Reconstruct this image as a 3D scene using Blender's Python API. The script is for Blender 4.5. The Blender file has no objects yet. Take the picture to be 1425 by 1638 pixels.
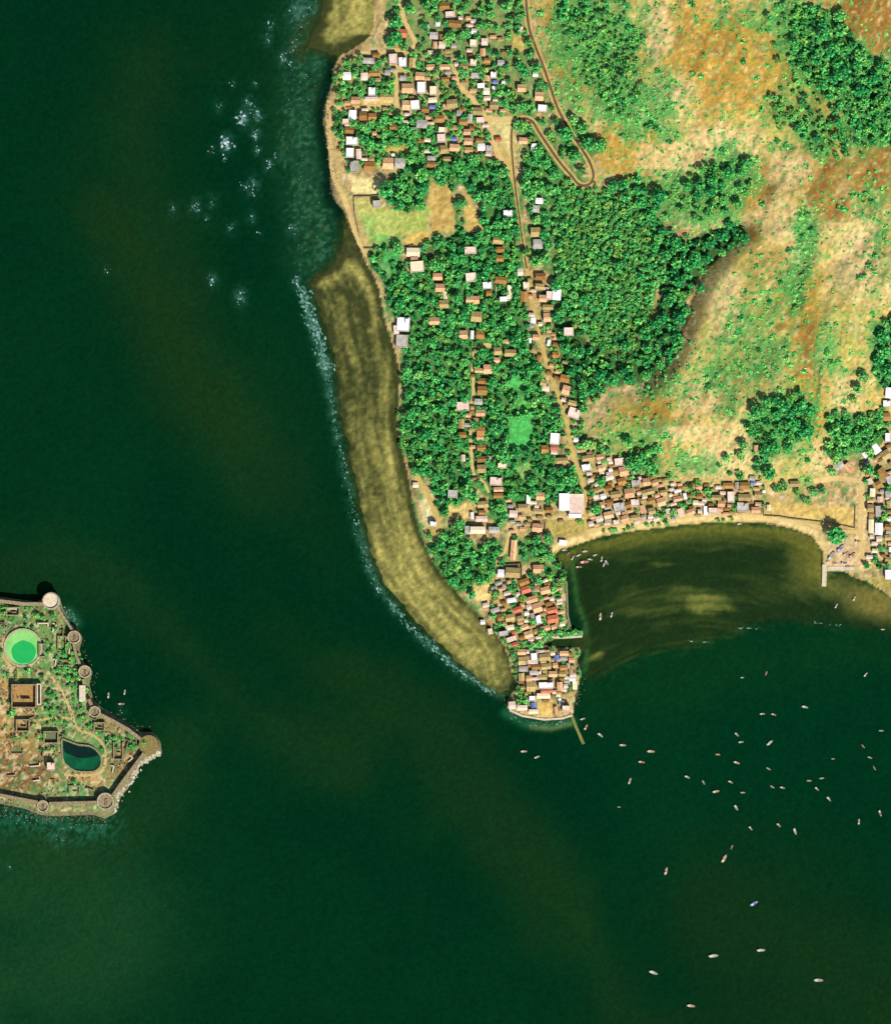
import bpy, math, random
import numpy as np

rnd = random.Random(7)
rng = np.random.default_rng(11)
S = 0.5                       # metres per photo pixel
CX, CY = 712.5, 819.0
SUN_AZ, SUN_EL = 150.0, 50.0
K = 2.45                      # sunlit level of a white surface, used to turn seen colours into base colours

scene = bpy.context.scene
col = scene.collection


def wx(px): return (px - CX) * S
def wy(py): return (CY - py) * S


def lin(c):
    c = np.asarray(c, float) / 255.0
    return np.where(c <= 0.04045, c / 12.92, ((c + 0.055) / 1.055) ** 2.4)


def base(c, k=None):
    return lin(c) / (k or K)


# ---------------------------------------------------------------- grids
STEP = 3.0
fine_x = np.arange(-180, 1606, STEP)
fine_y = np.arange(-180, 1819, STEP)
PX = np.concatenate([[-9000, -3500, -1200, -480, -260], fine_x, [1680, 1900, 2600, 4900, 10400]])
PY = np.concatenate([[-9000, -3500, -1200, -480, -260], fine_y, [1900, 2120, 2800, 5100, 10600]])
GX, GY = np.meshgrid(PX, PY)
NY, NX = GX.shape


def inside(poly, X=None, Y=None):
    X = GX if X is None else X
    Y = GY if Y is None else Y
    r = np.zeros(X.shape, bool)
    n = len(poly)
    for i in range(n):
        x1, y1 = poly[i]; x2, y2 = poly[(i + 1) % n]
        if y1 == y2: continue
        c = ((y1 > Y) != (y2 > Y)) & (X < (x2 - x1) * (Y - y1) / (y2 - y1) + x1)
        r ^= c
    return r


def pdist(pts, closed=False, X=None, Y=None):
    X = GX if X is None else X
    Y = GY if Y is None else Y
    d = np.full(X.shape, 1e9)
    seg = list(zip(pts[:-1], pts[1:])) + ([(pts[-1], pts[0])] if closed else [])
    for (x1, y1), (x2, y2) in seg:
        vx, vy = x2 - x1, y2 - y1
        t = np.clip(((X - x1) * vx + (Y - y1) * vy) / (vx * vx + vy * vy + 1e-9), 0, 1)
        d = np.minimum(d, (X - x1 - t * vx) ** 2 + (Y - y1 - t * vy) ** 2)
    return np.sqrt(d)


def sdf(poly):
    d = pdist(poly, True)
    return np.where(inside(poly), d, -d)


def sm(a, b, x):
    t = np.clip((x - a) / (b - a), 0, 1)
    return t * t * (3 - 2 * t)


def vnoise(scale, seed, sx=1.0, sy=1.0, X=None, Y=None):
    """smooth value noise in about -1..1"""
    X = GX if X is None else X
    Y = GY if Y is None else Y
    r = np.random.default_rng(seed)
    N = 256
    g = r.uniform(-1, 1, (N, N))
    u = (X + 20000) / (scale * sx); v = (Y + 20000) / (scale * sy)
    i = np.floor(u).astype(int); j = np.floor(v).astype(int)
    fu = u - i; fv = v - j
    fu = fu * fu * (3 - 2 * fu); fv = fv * fv * (3 - 2 * fv)
    a = g[j % N, i % N]; b = g[j % N, (i + 1) % N]; c = g[(j + 1) % N, i % N]; d = g[(j + 1) % N, (i + 1) % N]
    return (a * (1 - fu) + b * fu) * (1 - fv) + (c * (1 - fu) + d * fu) * fv


def fbm(scale, seed, octs=4, sx=1.0, sy=1.0, X=None, Y=None):
    t = 0; a = 1.0; n = 0
    for o in range(octs):
        t = t + a * vnoise(scale / 2 ** o, seed + o * 17, sx, sy, X, Y); n += a; a *= 0.55
    return t / n * 1.5


# ---------------------------------------------------------------- outlines (photo pixels)
LAND = [(606, -300), (604, -40), (600, 0), (598, 40), (590, 60), (573, 73), (555, 84), (543, 90), (535, 110), (530, 140), (522, 165), (518, 195),
        (524, 225), (529, 260), (531, 300), (535, 318), (550, 336), (556, 352), (566, 376), (575, 393), (583, 415), (597, 440), (606, 460),
        (612, 490), (616, 515), (626, 545), (634, 570), (640, 600), (637, 640), (634, 680), (640, 705), (648, 740), (655, 770), (660, 805),
        (670, 845), (686, 888), (708, 920), (742, 960), (776, 992), (792, 1012), (806, 1032), (813, 1050), (817, 1072), (828, 1094),
        (822, 1106), (811, 1119), (813, 1133), (835, 1143), (870, 1150), (900, 1148), (915, 1143), (918, 1125), (923, 1100), (929, 1078),
        (922, 1056), (928, 1045), (926, 1036), (905, 1036), (868, 1034), (867, 1028), (890, 1021), (930, 1018), (932, 1008), (915, 1010), (906, 990), (905, 940), (904, 915),
        (893, 905), (884, 890), (893, 880), (930, 869), (965, 857), (1000, 851), (1040, 846), (1100, 838), (1160, 835), (1220, 836), (1265, 845),
        (1298, 858), (1315, 882), (1314, 905), (1322, 914), (1350, 913), (1362, 922), (1386, 930), (1410, 945), (1432, 962), (1520, 1000), (1700, 1010), (11000, 1010),
        (11000, -9500), (606, -9500)]
FORT = [(-162, 1130), (-150, 1050), (-110, 985), (-40, 955), (0, 956), (60, 964), (72, 958), (83, 950), (95, 958), (100, 974), (112, 998), (124, 1008), (131, 1020), (126, 1040),
        (134, 1060), (147, 1075), (142, 1094), (148, 1118), (160, 1132), (180, 1144), (204, 1158), (225, 1172), (244, 1172),
        (256, 1188), (258, 1205), (240, 1216), (222, 1224), (212, 1250), (192, 1275), (184, 1300), (168, 1308), (150, 1302), (86, 1304), (66, 1302),
        (40, 1292), (0, 1284), (-40, 1280), (-110, 1255), (-150, 1200)]
FLAT_W = [(500, 455), (512, 440), (532, 424), (545, 400), (548, 372), (556, 352), (578, 395), (602, 442), (616, 500), (630, 550), (642, 600), (638, 660), (644, 700), (652, 745), (664, 800),
          (674, 843), (690, 886), (712, 918), (746, 958), (780, 990), (810, 1030), (818, 1058), (822, 1085), (812, 1103), (798, 1106), (780, 1097), (740, 1066),
          (690, 1020), (652, 975), (622, 945), (603, 905), (592, 870), (580, 830), (572, 790), (563, 755), (555, 700), (546, 640), (537, 585), (527, 540), (512, 505), (506, 480)]
FLAT_N = [(510, -300), (520, -40), (518, 0), (512, 30), (500, 58), (498, 74), (530, 88), (552, 92), (600, 70), (610, 0), (612, -300)]
BAY = [(904, 915), (885, 890), (960, 862), (1010, 850), (1100, 837), (1230, 834), (1300, 852), (1325, 890), (1325, 925), (1350, 918), (1425, 955), (1500, 990), (1500, 1022), (1425, 1010),
       (1330, 999), (1260, 991), (1180, 1007), (1100, 1031), (1030, 1041), (980, 1066), (940, 1092), (926, 1060), (926, 1000)]
HILL = [(838, -9300), (838, -250), (850, 60), (895, 170), (950, 285), (1040, 335), (1100, 385), (1185, 365), (1130, 430), (1105, 490), (1075, 570), (1020, 620), (960, 640),
        (940, 700), (1000, 742), (1080, 778), (1230, 795), (1330, 770), (1400, 690), (1700, 600), (11000, 600), (11000, -9300)]
SCARP = [(1050, 598), (1075, 570), (1105, 490), (1130, 430), (1190, 372), (1260, 340)]

sd_land = sdf(LAND); sd_fort = sdf(FORT); sd_flat = np.maximum(sdf(FLAT_W), sdf(FLAT_N)) + 3.0 * vnoise(8, 71) + 3.2 * vnoise(24, 72); sd_hill = sdf(HILL)
sd_bay = sdf(BAY)
d_scarp = pdist(SCARP)
in_land = sd_land > 0


def terrain():
    h = np.full(GX.shape, -4.0)
    h = np.maximum(h, -0.6 + 0.12 * np.clip(sd_flat + 5, -30, 9) + 0.06 * fbm(12, 3))
    dl = sd_land * S
    h_land = np.where(dl > 0, 0.5 + 1.4 * sm(0, 6, dl) + 3.0 * sm(6, 90, dl), np.clip(0.5 + dl * 0.5, -4, 1))
    h = np.maximum(h, h_land)
    df = sd_fort * S
    h_f = np.where(df > 0, 0.5 + 2.2 * sm(0, 5, df) + 2.0 * sm(6, 40, df), np.clip(0.4 + df * 0.55, -4, 1))
    h = np.maximum(h, h_f)
    dh = np.clip(sd_hill, 0, 3000)
    rise = 38 * (1 - np.exp(-dh / 260.0))
    extra = 9 * sm(-16, 34, dh) * np.exp(-np.clip(d_scarp - 24, 0, None) / 85.0) * sm(1010, 1075, GX)
    rough = (3.6 * fbm(120, 21, 4) + 1.0 * fbm(26, 33, 3) + 1.3 * fbm(24, 37, 3, .8, 2.2, GX + .35 * GY, GY) + .5 * vnoise(8, 38, .9, 2.0)) * sm(0, 90, dh)
    h = h + np.where(sd_hill > 0, rise + extra + rough, 0)
    h = h + np.where(in_land, 0.12 * fbm(14, 51, 2), 0)
    return h


H = terrain()


def hz(px, py):
    """terrain height under a photo pixel (bilinear)"""
    i = int(np.clip(np.searchsorted(PX, px) - 1, 0, NX - 2)); j = int(np.clip(np.searchsorted(PY, py) - 1, 0, NY - 2))
    u = (px - PX[i]) / (PX[i + 1] - PX[i]); v = (py - PY[j]) / (PY[j + 1] - PY[j])
    return float((H[j, i] * (1 - u) + H[j, i + 1] * u) * (1 - v) + (H[j + 1, i] * (1 - u) + H[j + 1, i + 1] * u) * v)


# ---------------------------------------------------------------- ground cover colours (as seen, sRGB)
def C(*c): return np.array(c, float)


def lay(img, mask, c):
    return img * (1 - mask[..., None]) + np.asarray(c, float) * mask[..., None]


def ell(x, y, a, b, rot=0, soft=0.5, wob=0.35, seed=5):
    r = math.radians(rot)
    dx = GX - x; dy = GY - y
    u = (dx * math.cos(r) + dy * math.sin(r)) / a; v = (-dx * math.sin(r) + dy * math.cos(r)) / b
    q = np.sqrt(u * u + v * v) + wob * fbm(38, seed, 4)
    return 1 - sm(1 - soft, 1 + soft * 0.6, q)


def pm(poly, soft=4, wob=2.0, seed=9):
    d = sdf(poly) + wob * vnoise(9, seed)
    return sm(-soft * 0.5, soft * 0.5, d)


n_f = vnoise(4, 101); n_f2 = vnoise(4, 102); n_f3 = vnoise(5, 103)
n_m = fbm(22, 104, 3); n_l = fbm(90, 105, 4)
cell = rng.uniform(0, 1, GX.shape)

WOODS = []                                             # (polygon, cover, mean crown radius px, tone, soft)
CLEAR = []                                             # polygons without trees

img = np.zeros(GX.shape + (3,)) + C(196, 168, 106)
img = lay(img, sm(-0.6, 0.7, n_l), C(205, 180, 118))
# village clutter: bare earth, rubbish, garden plots
vil = sm(-0.1, 0.5, n_f) * 0.7
img = lay(img, vil, C(146, 122, 84))
img = lay(img, sm(0.15, 0.6, n_f2 + .3 * n_m) * 0.75, C(84, 146, 72))
img = lay(img, sm(0.3, 0.7, n_f3) * 0.7, C(236, 204, 166))
img = lay(img, sm(0.4, 0.8, vnoise(6, 110)) * 0.65, C(96, 84, 66))
img = lay(img, sm(0.4, 0.8, vnoise(5, 111)) * 0.5, C(190, 132, 84))
# hillside
hill = np.zeros(GX.shape + (3,)) + C(200, 174, 92)
hill = lay(hill, sm(-0.5, 0.6, fbm(70, 130)), C(220, 192, 122))
for a in [(1200, 560, 130, 70), (1150, 500, 70, 70, 30), (1300, 600, 60, 90), (1090, 620, 60, 40), (1350, 520, 60, 70), (960, 100, 90, 100), (1140, 300, 80, 70), (1010, 300, 60, 40), (1300, 120, 110, 110), (1000, 690, 60, 40), (1230, 180, 60, 30), (1250, 700, 60, 70)]:
    hill = lay(hill, ell(*a, soft=.8, seed=135) * .7, C(178, 174, 84))
for a in [(1185, 105, 90, 95), (1110, 60, 60, 60), (1320, 215, 40, 45), (1010, 250, 60, 60), (1220, 330, 60, 45), (905, 120, 40, 60), (1050, 660, 60, 30), (1280, 500, 40, 80),
          (1290, 640, 40, 70), (880, 30, 20, 40)]:
    hill = lay(hill, ell(*a, seed=140) * 0.85, C(194, 148, 56))
for a in [(1405, 60, 60, 100), (1375, 20, 60, 40), (1400, 255, 55, 40, -30), (1335, 275, 50, 22, -25), (1320, 330, 40, 30, 40), (1225, 290, 20, 50), (1205, 370, 18, 40), (1395, 300, 40, 30), (1290, 560, 16, 60)]:
    hill = lay(hill, ell(*a, seed=150) * 0.8, C(150, 106, 42))
for a in [(1075, 150, 45, 30), (1145, 225, 50, 24), (1075, 255, 60, 30), (1095, 690, 60, 18), (1240, 350, 45, 40), (1260, 280, 40, 26), (1110, 640, 40, 40), (1180, 720, 70, 40), (1370, 420, 30, 80), (1150, 480, 40, 60),
          (1350, 640, 30, 50), (1330, 740, 50, 25), (1050, 50, 25, 50)]:
    hill = lay(hill, ell(*a, seed=160) * 0.75, C(234, 202, 142))
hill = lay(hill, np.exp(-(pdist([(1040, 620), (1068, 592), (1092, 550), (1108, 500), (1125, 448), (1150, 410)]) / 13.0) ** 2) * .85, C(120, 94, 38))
hill = lay(hill, np.exp(-(pdist([(1307, 560), (1308, 600), (1306, 650), (1300, 680)]) / 3.5) ** 2) * .7, C(66, 96, 50))
hill = lay(hill, np.exp(-(pdist([(1274, 600), (1276, 572), (1290, 562), (1306, 566), (1308, 600)]) / 2.0) ** 2) * .6, C(110, 96, 60))
SCRUB = [(950, 70, 95, 80, .75), (920, 20, 60, 30, .6), (1000, 170, 70, 70, .65), (905, 160, 40, 60, .45), (1300, 70, 70, 70, .8), (1390, 180, 60, 60, .8), (1350, 110, 60, 60, .85), (1245, 25, 60, 25, .5),
         (1190, 30, 60, 30, .35), (1080, 310, 70, 60, .55), (1155, 290, 50, 60, .75), (1130, 360, 80, 35, .6), (1060, 220, 40, 25, .45), (1300, 230, 30, 30, .6), (1390, 220, 50, 25, .7), (1245, 180, 50, 25, .35),
         (1290, 380, 22, 60, .7), (1270, 460, 26, 60, .6), (1215, 500, 50, 40, .45), (1230, 570, 50, 50, .55), (1150, 600, 70, 40, .4), (1110, 570, 50, 30, .3), (1320, 560, 26, 50, .45), (1385, 330, 34, 40, .45),
         (1400, 400, 20, 90, .4), (1260, 680, 60, 60, .6), (1080, 740, 50, 26, .4), (1000, 690, 60, 26, .45), (1130, 745, 40, 18, .35), (1190, 660, 60, 20, .35), (1330, 600, 40, 20, .25), (1250, 240, 30, 14, .3),
         (1290, 120, 40, 40, .5), (1060, 380, 60, 40, .7), (1300, 775, 40, 12, .35), (870, 190, 30, 30, .4), (1045, 615, 60, 25, .5), (1400, 560, 26, 40, .6), (1180, 560, 40, 60, .35)]
scr = np.zeros(GX.shape)
for x, y, a, b, w in SCRUB:
    scr = np.maximum(scr, ell(x, y, a, b, soft=0.7, wob=0.5, seed=171) * w)
scrub_cover = scr.copy()
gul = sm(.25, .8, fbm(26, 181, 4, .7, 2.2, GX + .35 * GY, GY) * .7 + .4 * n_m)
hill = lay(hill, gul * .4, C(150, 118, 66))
gm = sm(0.3, 0.7, scr * 1.25 + 0.35 * n_f + 0.22 * n_m)
hill = lay(hill, gm * 0.85, C(80, 156, 76))
hill = lay(hill, gm * sm(.1, .6, n_f3) * .6, C(40, 112, 58))
hill = lay(hill, sm(0.22, 0.6, n_f2 + 0.4 * scr) * 0.7, C(112, 162, 80))
hill = lay(hill, sm(0.4, 0.8, n_f3) * 0.5, C(176, 124, 76))
hill = lay(hill, sm(0.35, 0.8, vnoise(5, 120)) * 0.55, C(238, 208, 158))
hill = hill * .965
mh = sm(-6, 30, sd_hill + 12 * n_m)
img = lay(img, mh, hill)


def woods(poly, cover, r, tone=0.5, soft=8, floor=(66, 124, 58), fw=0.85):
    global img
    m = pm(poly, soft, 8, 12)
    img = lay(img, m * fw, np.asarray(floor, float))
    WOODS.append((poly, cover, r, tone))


woods([(612, 0), (720, -60), (842, -60), (846, 60), (880, 150), (885, 185), (830, 186), (790, 150), (760, 100), (700, 80), (660, 85), (640, 70), (625, 40)], .42, 7.0, .5, fw=.45)
woods([(545, 95), (585, 88), (590, 108), (545, 118)], .5, 6, .5, fw=.6)
woods([(545, 132), (632, 124), (634, 148), (548, 154)], .62, 6.5, .6, fw=.7)
woods([(540, 178), (556, 178), (556, 208), (540, 205)], .7, 6, .4, fw=.7)
woods([(575, 205), (640, 182), (690, 190), (700, 215), (698, 262), (660, 270), (640, 245), (600, 245), (578, 240)], .75, 8.0, .5)
woods([(640, 272), (702, 252), (790, 252), (822, 285), (836, 330), (836, 372), (828, 402), (775, 395), (766, 320), (738, 300), (690, 290), (680, 335), (640, 345), (618, 318), (622, 296)], .84, 8.5, .45)
woods([(722, 296), (734, 296), (742, 372), (726, 370)], .6, 6, .4)
woods([(584, 402), (612, 396), (640, 400), (650, 440), (690, 380), (770, 372), (838, 400), (838, 500), (850, 560), (880, 640), (905, 700), (880, 755), (925, 752), (932, 785), (890, 800), (800, 805), (760, 776), (740, 800), (700, 830), (690, 770),
       (662, 760), (640, 700), (646, 620), (640, 575), (650, 545), (625, 500), (612, 450)], .88, 7.0, .42)
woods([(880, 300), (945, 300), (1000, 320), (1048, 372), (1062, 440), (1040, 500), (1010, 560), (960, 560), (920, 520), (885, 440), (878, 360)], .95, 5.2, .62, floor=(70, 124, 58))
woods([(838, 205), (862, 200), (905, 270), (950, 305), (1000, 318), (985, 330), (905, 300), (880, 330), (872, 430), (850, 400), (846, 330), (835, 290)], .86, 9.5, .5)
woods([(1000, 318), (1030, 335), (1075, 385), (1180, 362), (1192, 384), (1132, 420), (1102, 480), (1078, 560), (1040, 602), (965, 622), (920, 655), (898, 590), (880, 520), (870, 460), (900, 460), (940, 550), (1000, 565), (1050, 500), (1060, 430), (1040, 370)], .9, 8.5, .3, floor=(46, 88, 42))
woods([(895, 195), (925, 205), (955, 225), (960, 250), (930, 262), (895, 225)], .7, 12, .5)
woods([(850, 190), (880, 190), (910, 245), (925, 285), (905, 275)], .55, 8, .45, fw=.4)
woods([(690, 850), (740, 832), (745, 872), (800, 862), (812, 880), (795, 915), (775, 950), (735, 948), (705, 915)], .85, 8.0, .45)
woods([(690, 800), (655, 780), (660, 820), (690, 885), (730, 935), (775, 985), (770, 990), (725, 945), (686, 890), (664, 840), (655, 790)], .6, 5.5, .6)
woods([(780, 770), (820, 760), (850, 790), (815, 810), (800, 850), (785, 830)], .6, 7, .45)
woods([(826, 862), (882, 862), (905, 905), (905, 940), (868, 930), (862, 898), (828, 896)], .8, 8.5, .55)
woods([(1270, 10), (1320, 25), (1350, 50), (1395, 95), (1440, 120), (1440, 235), (1390, 225), (1345, 190), (1295, 150), (1268, 110), (1262, 60)], .6, 6.5, .5, floor=(70, 122, 56), fw=.7)
woods([(1235, 20), (1270, 10), (1262, 110), (1340, 195), (1300, 245), (1230, 200), (1240, 120)], .22, 4.6, .6, fw=.2)
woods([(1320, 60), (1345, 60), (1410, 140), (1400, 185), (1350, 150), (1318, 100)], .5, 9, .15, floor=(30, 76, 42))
woods([(890, -20), (985, -10), (1020, 60), (1025, 130), (1010, 190), (970, 180), (930, 130), (900, 60)], .42, 4.2, .55, fw=.3)
woods([(1120, 270), (1195, 250), (1195, 345), (1110, 352), (1062, 325)], .55, 7.5, .45, fw=.4)
woods([(985, 285), (1030, 290), (1075, 340), (1050, 370), (1000, 320)], .6, 9, .4, fw=.5)
woods([(1280, 170), (1330, 180), (1400, 230), (1380, 260), (1300, 240), (1240, 180)], .45, 6.5, .45, fw=.3)
woods([(1322, 662), (1345, 655), (1400, 665), (1420, 640), (1415, 705), (1380, 720), (1340, 738), (1322, 715)], .88, 8.5, .55)
woods([(1205, 640), (1285, 630), (1292, 690), (1240, 735), (1205, 765), (1190, 700)], .5, 7.0, .35, fw=.4)
woods([(1392, 525), (1440, 495), (1440, 622), (1400, 620), (1398, 570)], .9, 9, .45)
woods([(775, 940), (905, 930), (925, 1025), (830, 1040), (790, 1000)], .14, 5.5, .5, fw=0)
woods([(870, 1000), (932, 1000), (932, 1018), (870, 1030)], .6, 5.5, .6, fw=.5)
woods([(880, 1108), (915, 1080), (920, 1100), (890, 1122)], .6, 5, .7, fw=.5)
woods([(826, 1112), (848, 1106), (846, 1128), (826, 1130)], .6, 5, .6, fw=.5)
woods([(925, 700), (1000, 700), (1060, 720), (1060, 765), (1000, 725), (940, 715)], .4, 7, .5, fw=.3)

woods([(540, 95), (640, 90), (700, 90), (800, 110), (820, 185), (780, 250), (690, 250), (560, 280), (535, 200)], .26, 4.6, .55, fw=.1)
woods([(925, 700), (1010, 740), (1080, 775), (1220, 775), (1225, 825), (1100, 832), (1000, 846), (935, 850)], .17, 4.2, .55, fw=.05)
woods([(775, 930), (905, 925), (925, 1020), (930, 1110), (830, 1110), (790, 1000)], .13, 4.0, .55, fw=.05)
woods([(1370, 680), (1430, 680), (1430, 900), (1385, 900)], .14, 4.4, .5, fw=.05)
woods([(820, 540), (880, 480), (930, 660), (940, 740), (905, 740)], .3, 5.0, .5, fw=.1)
woods([(5, 962), (90, 975), (130, 1060), (150, 1140), (240, 1190), (180, 1260), (100, 1275), (0, 1260)], .07, 3.4, .5, fw=0)
woods([(100, 1030), (128, 1050), (140, 1130), (112, 1120)], .3, 3.8, .6, fw=.3)
FIELDS = [  # polygon, colour, jitter
    ([(563, 284), (612, 284), (618, 300), (608, 313), (566, 313)], (226, 208, 140)),
    ([(690, 294), (718, 294), (728, 355), (725, 372), (690, 372), (682, 330)], (190, 160, 88)),
    ([(736, 305), (752, 310), (768, 366), (744, 372)], (202, 172, 98)),
    ([(588, 332), (640, 338), (690, 332), (684, 374), (650, 378), (600, 380), (590, 360)], (170, 182, 92)),
    ([(566, 318), (604, 318), (600, 340), (574, 340)], (188, 184, 102)), ([(572, 345), (600, 345), (598, 392), (586, 398)], (150, 178, 88)),
    ([(600, 378), (640, 376), (640, 398), (598, 398)], (120, 172, 84)),
    ([(655, 372), (690, 372), (676, 392), (645, 394)], (206, 176, 92)),
    ([(610, 400), (642, 400), (642, 420), (612, 424)], (70, 160, 78)),
    ([(608, 422), (628, 424), (626, 442), (610, 444)], (110, 176, 96)),
    ([(676, 396), (700, 392), (700, 420), (680, 420)], (98, 110, 66)),
    ([(718, 806), (750, 805), (750, 826), (720, 828)], (214, 186, 112)),
    ([(668, 796), (690, 794), (702, 838), (690, 850), (672, 830)], (216, 202, 146)),
    ([(682, 842), (712, 838), (706, 862), (690, 872)], (184, 166, 92)),
    ([(764, 930), (790, 928), (786, 962), (772, 968), (752, 944)], (222, 192, 122)),
    ([(812, 670), (850, 660), (852, 712), (830, 722), (810, 715)], (78, 180, 84)),
    ([(828, 634), (851, 632), (852, 662), (826, 662)], (92, 176, 78)),
    ([(815, 608), (842, 600), (842, 626), (818, 626)], (84, 182, 88)),
    ([(818, 745), (850, 740), (846, 770), (830, 765)], (128, 170, 88)),
    ([(856, 835), (934, 835), (934, 866), (900, 868)], (176, 158, 88)),
    ([(1222, 800), (1366, 812), (1366, 846), (1290, 838), (1222, 828)], (206, 176, 100)),
    ([(820, 55), (838, 56), (842, 84), (815, 84)], (188, 168, 90)),
    ([(782, 186), (820, 190), (824, 250), (810, 262), (796, 230)], (204, 190, 124)),
    ([(618, 232), (655, 234), (652, 250), (622, 248)], (190, 168, 84)),
    ([(860, 1124), (884, 1124), (884, 1146), (862, 1148)], (212, 176, 98)),
    ([(888, 885), (902, 880), (968, 872), (970, 884), (930, 890), (905, 912), (893, 905)], (200, 180, 138)),
    ([(632, 112), (656, 112), (656, 120), (632, 120)], (206, 184, 106)),
    ([(578, 158), (632, 156), (633, 170), (580, 172)], (216, 190, 118)),
    ([(1316, 895), (1336, 862), (1362, 860), (1380, 870), (1382, 915), (1350, 912), (1318, 914)], (206, 176, 130)),
    ([(1366, 780), (1384, 770), (1390, 905), (1370, 915)], (218, 186, 128)),
    ([(1382, 935), (1440, 900), (1440, 960), (1405, 945)], (168, 150, 82)),
    ([(800, 905), (832, 905), (832, 925), (806, 925)], (150, 146, 92)),
]
for poly, c in FIELDS:
    m = pm(poly, 6, 5.0, 210)
    img = lay(img, m, np.asarray(c, float) + 9 * n_f[..., None] + 7 * n_m[..., None])
    CLEAR.append(poly)
# dry grass along the lanes near the bay and sand of the beach
bay_line = [(884, 890), (893, 880), (930, 869), (965, 857), (1000, 851), (1040, 846), (1100, 838), (1160, 835), (1220, 836), (1265, 845), (1298, 858), (1315, 882), (1314, 905)]
d_bay = pdist(bay_line)
img = lay(img, (1 - sm(9, 17, d_bay + 2 * n_f)) * in_land, C(216, 190, 128))
img = lay(img, (1 - sm(1, 5, d_bay)) * in_land * 0.7, C(170, 146, 84))
d_wc = pdist([(600, 0), (573, 73), (535, 110), (522, 165), (518, 195), (529, 260), (531, 300), (550, 336), (575, 393)])
img = lay(img, (1 - sm(12, 22, d_wc + 3 * n_f)) * in_land, C(190, 164, 106))
img = lay(img, (1 - sm(3, 7, d_wc + 2 * n_f)) * in_land * 0.7, C(140, 122, 84))
# fort island
f = np.zeros(GX.shape + (3,)) + C(108, 152, 80)
f = lay(f, sm(-0.2, 0.6, n_m), C(140, 150, 88))
f = lay(f, ell(15, 1180, 60, 60, soft=.6, seed=31), C(176, 134, 72))
f = lay(f, ell(20, 1235, 90, 30, soft=.5, seed=32), C(126, 92, 48))
f = lay(f, ell(10, 1120, 30, 50, soft=.5, seed=33), C(190, 150, 88))
f = lay(f, ell(205, 1215, 26, 34, soft=.5, seed=34), C(140, 108, 62))
f = lay(f, ell(130, 1245, 50, 14, soft=.5, seed=35), C(186, 150, 86))
f = lay(f, ell(180, 1160, 30, 16, 30, soft=.5, seed=36), C(150, 140, 84))
f = lay(f, ell(118, 1075, 14, 45, -8, soft=.5, seed=37) * .9, C(86, 166, 84))
f = lay(f, ell(80, 1130, 14, 30, soft=.5, seed=38) * .9, C(90, 160, 80))
f = lay(f, ell(120, 1262, 26, 14, soft=.5, seed=39) * .9, C(88, 158, 78))
f = lay(f, ell(160, 1190, 22, 14, soft=.5, seed=40) * .8, C(100, 158, 82))
f = lay(f, ell(50, 975, 40, 16, soft=.5, seed=41) * .8, C(104, 152, 80))
f = lay(f, sm(0.0, 0.5, n_f) * .65, C(86, 84, 58))
f = lay(f, sm(0.1, 0.55, n_f2) * .75, C(214, 194, 150))
f = lay(f, sm(0.3, 0.7, n_f3) * .6, C(150, 112, 70))
f = lay(f, sm(0.35, 0.7, vnoise(6, 119)) * .6, C(64, 128, 70))
f = lay(f, (1 - sm(3, 8, sd_fort + 3 * n_f)), C(120, 116, 82))
img = lay(img, (sd_fort > -30).astype(float) * (GX < 330), f)
# tidal flats: dark wet rock and drying sand in bands along the shore
across = sd_land
band = vnoise(9, 301, 1.0, 1.0, across, GY * 0.03) * .6 + vnoise(22, 302, 1, 1, across, GY * 0.05) * .6
grain = vnoise(5, 303)
fine_b = vnoise(4.5, 306, 1, 1, across, GY * .09)
t = 0.24 + 0.42 * sm(660, 900, GY) + 0.17 * band + 0.22 * fine_b + 0.2 * grain + .1 * n_m
t = t + 0.5 * np.exp(-(pdist([(505, 462), (530, 440), (556, 428), (575, 440), (597, 478), (604, 520)]) / 9.0) ** 2)
t = t + 0.35 * np.exp(-(pdist([(622, 560), (618, 640), (622, 720), (632, 780)]) / 6.0) ** 2)
t = t - 0.45 * np.exp(-(pdist([(545, 462), (575, 480), (590, 520)]) / 7.0) ** 2)
t = t - 0.4 * (1 - sm(5, 20, -sd_land)) - 0.3 * (1 - sm(2, 12, sd_flat))
t = np.where(GY < 120, 0.62 + 0.25 * band + 0.2 * grain + 0.1 * n_m - 0.7 * (1 - sm(4, 24, -sd_land)) * (GY > 55) - .55 * sm(45, 85, GY), t)
t = t - .8 * (1 - sm(2, 20, sd_flat + 6 * n_m)) * ((GY < 480) & (GX < 560)) - .45 * (GY < 412) * (GY > 300)
t = np.clip(t, 0, 1)[..., None]
flat = C(54, 60, 24) * (1 - t) + C(184, 172, 92) * t
flat = lay(flat, sm(.3, .8, vnoise(7, 305)) * .3, C(96, 104, 52))
in_flat = (sd_flat > -3) & ~in_land & (sd_fort < -20)
img = np.where(in_flat[..., None], flat, img)
# foreshore rim of dry land on the flats' side
rim = (~in_land) & (sd_flat < -3) & (sd_fort < -20)
img = np.where(rim[..., None], C(44, 62, 34), img)
img = img * (1 + 0.10 * n_f[..., None] + 0.16 * (cell[..., None] - .5))
far = np.maximum.reduce([sm(1460, 1600, GX), sm(-60, -170, GX) * 0, sm(30, 170, -GY)])
img = lay(img, far * in_land * (GX > 1598), C(150, 152, 84)); img = lay(img, (in_land & ((GX > 1606) | (GY < -181))).astype(float), C(150, 152, 84))
ground_col = np.clip(img, 3, 250)

# water: clear deep green with silt plumes, shoals and the shallow bay
w = np.zeros(GX.shape + (3,)) + C(1, 46, 25)
w = lay(w, sm(-0.5, 0.9, fbm(260, 401)) * 0.6, C(6, 54, 28))
w = lay(w, (1 - sm(0, 420, np.hypot((GX - 1250) * .8, GY - 1230))) * .4, C(3, 56, 32))


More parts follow.
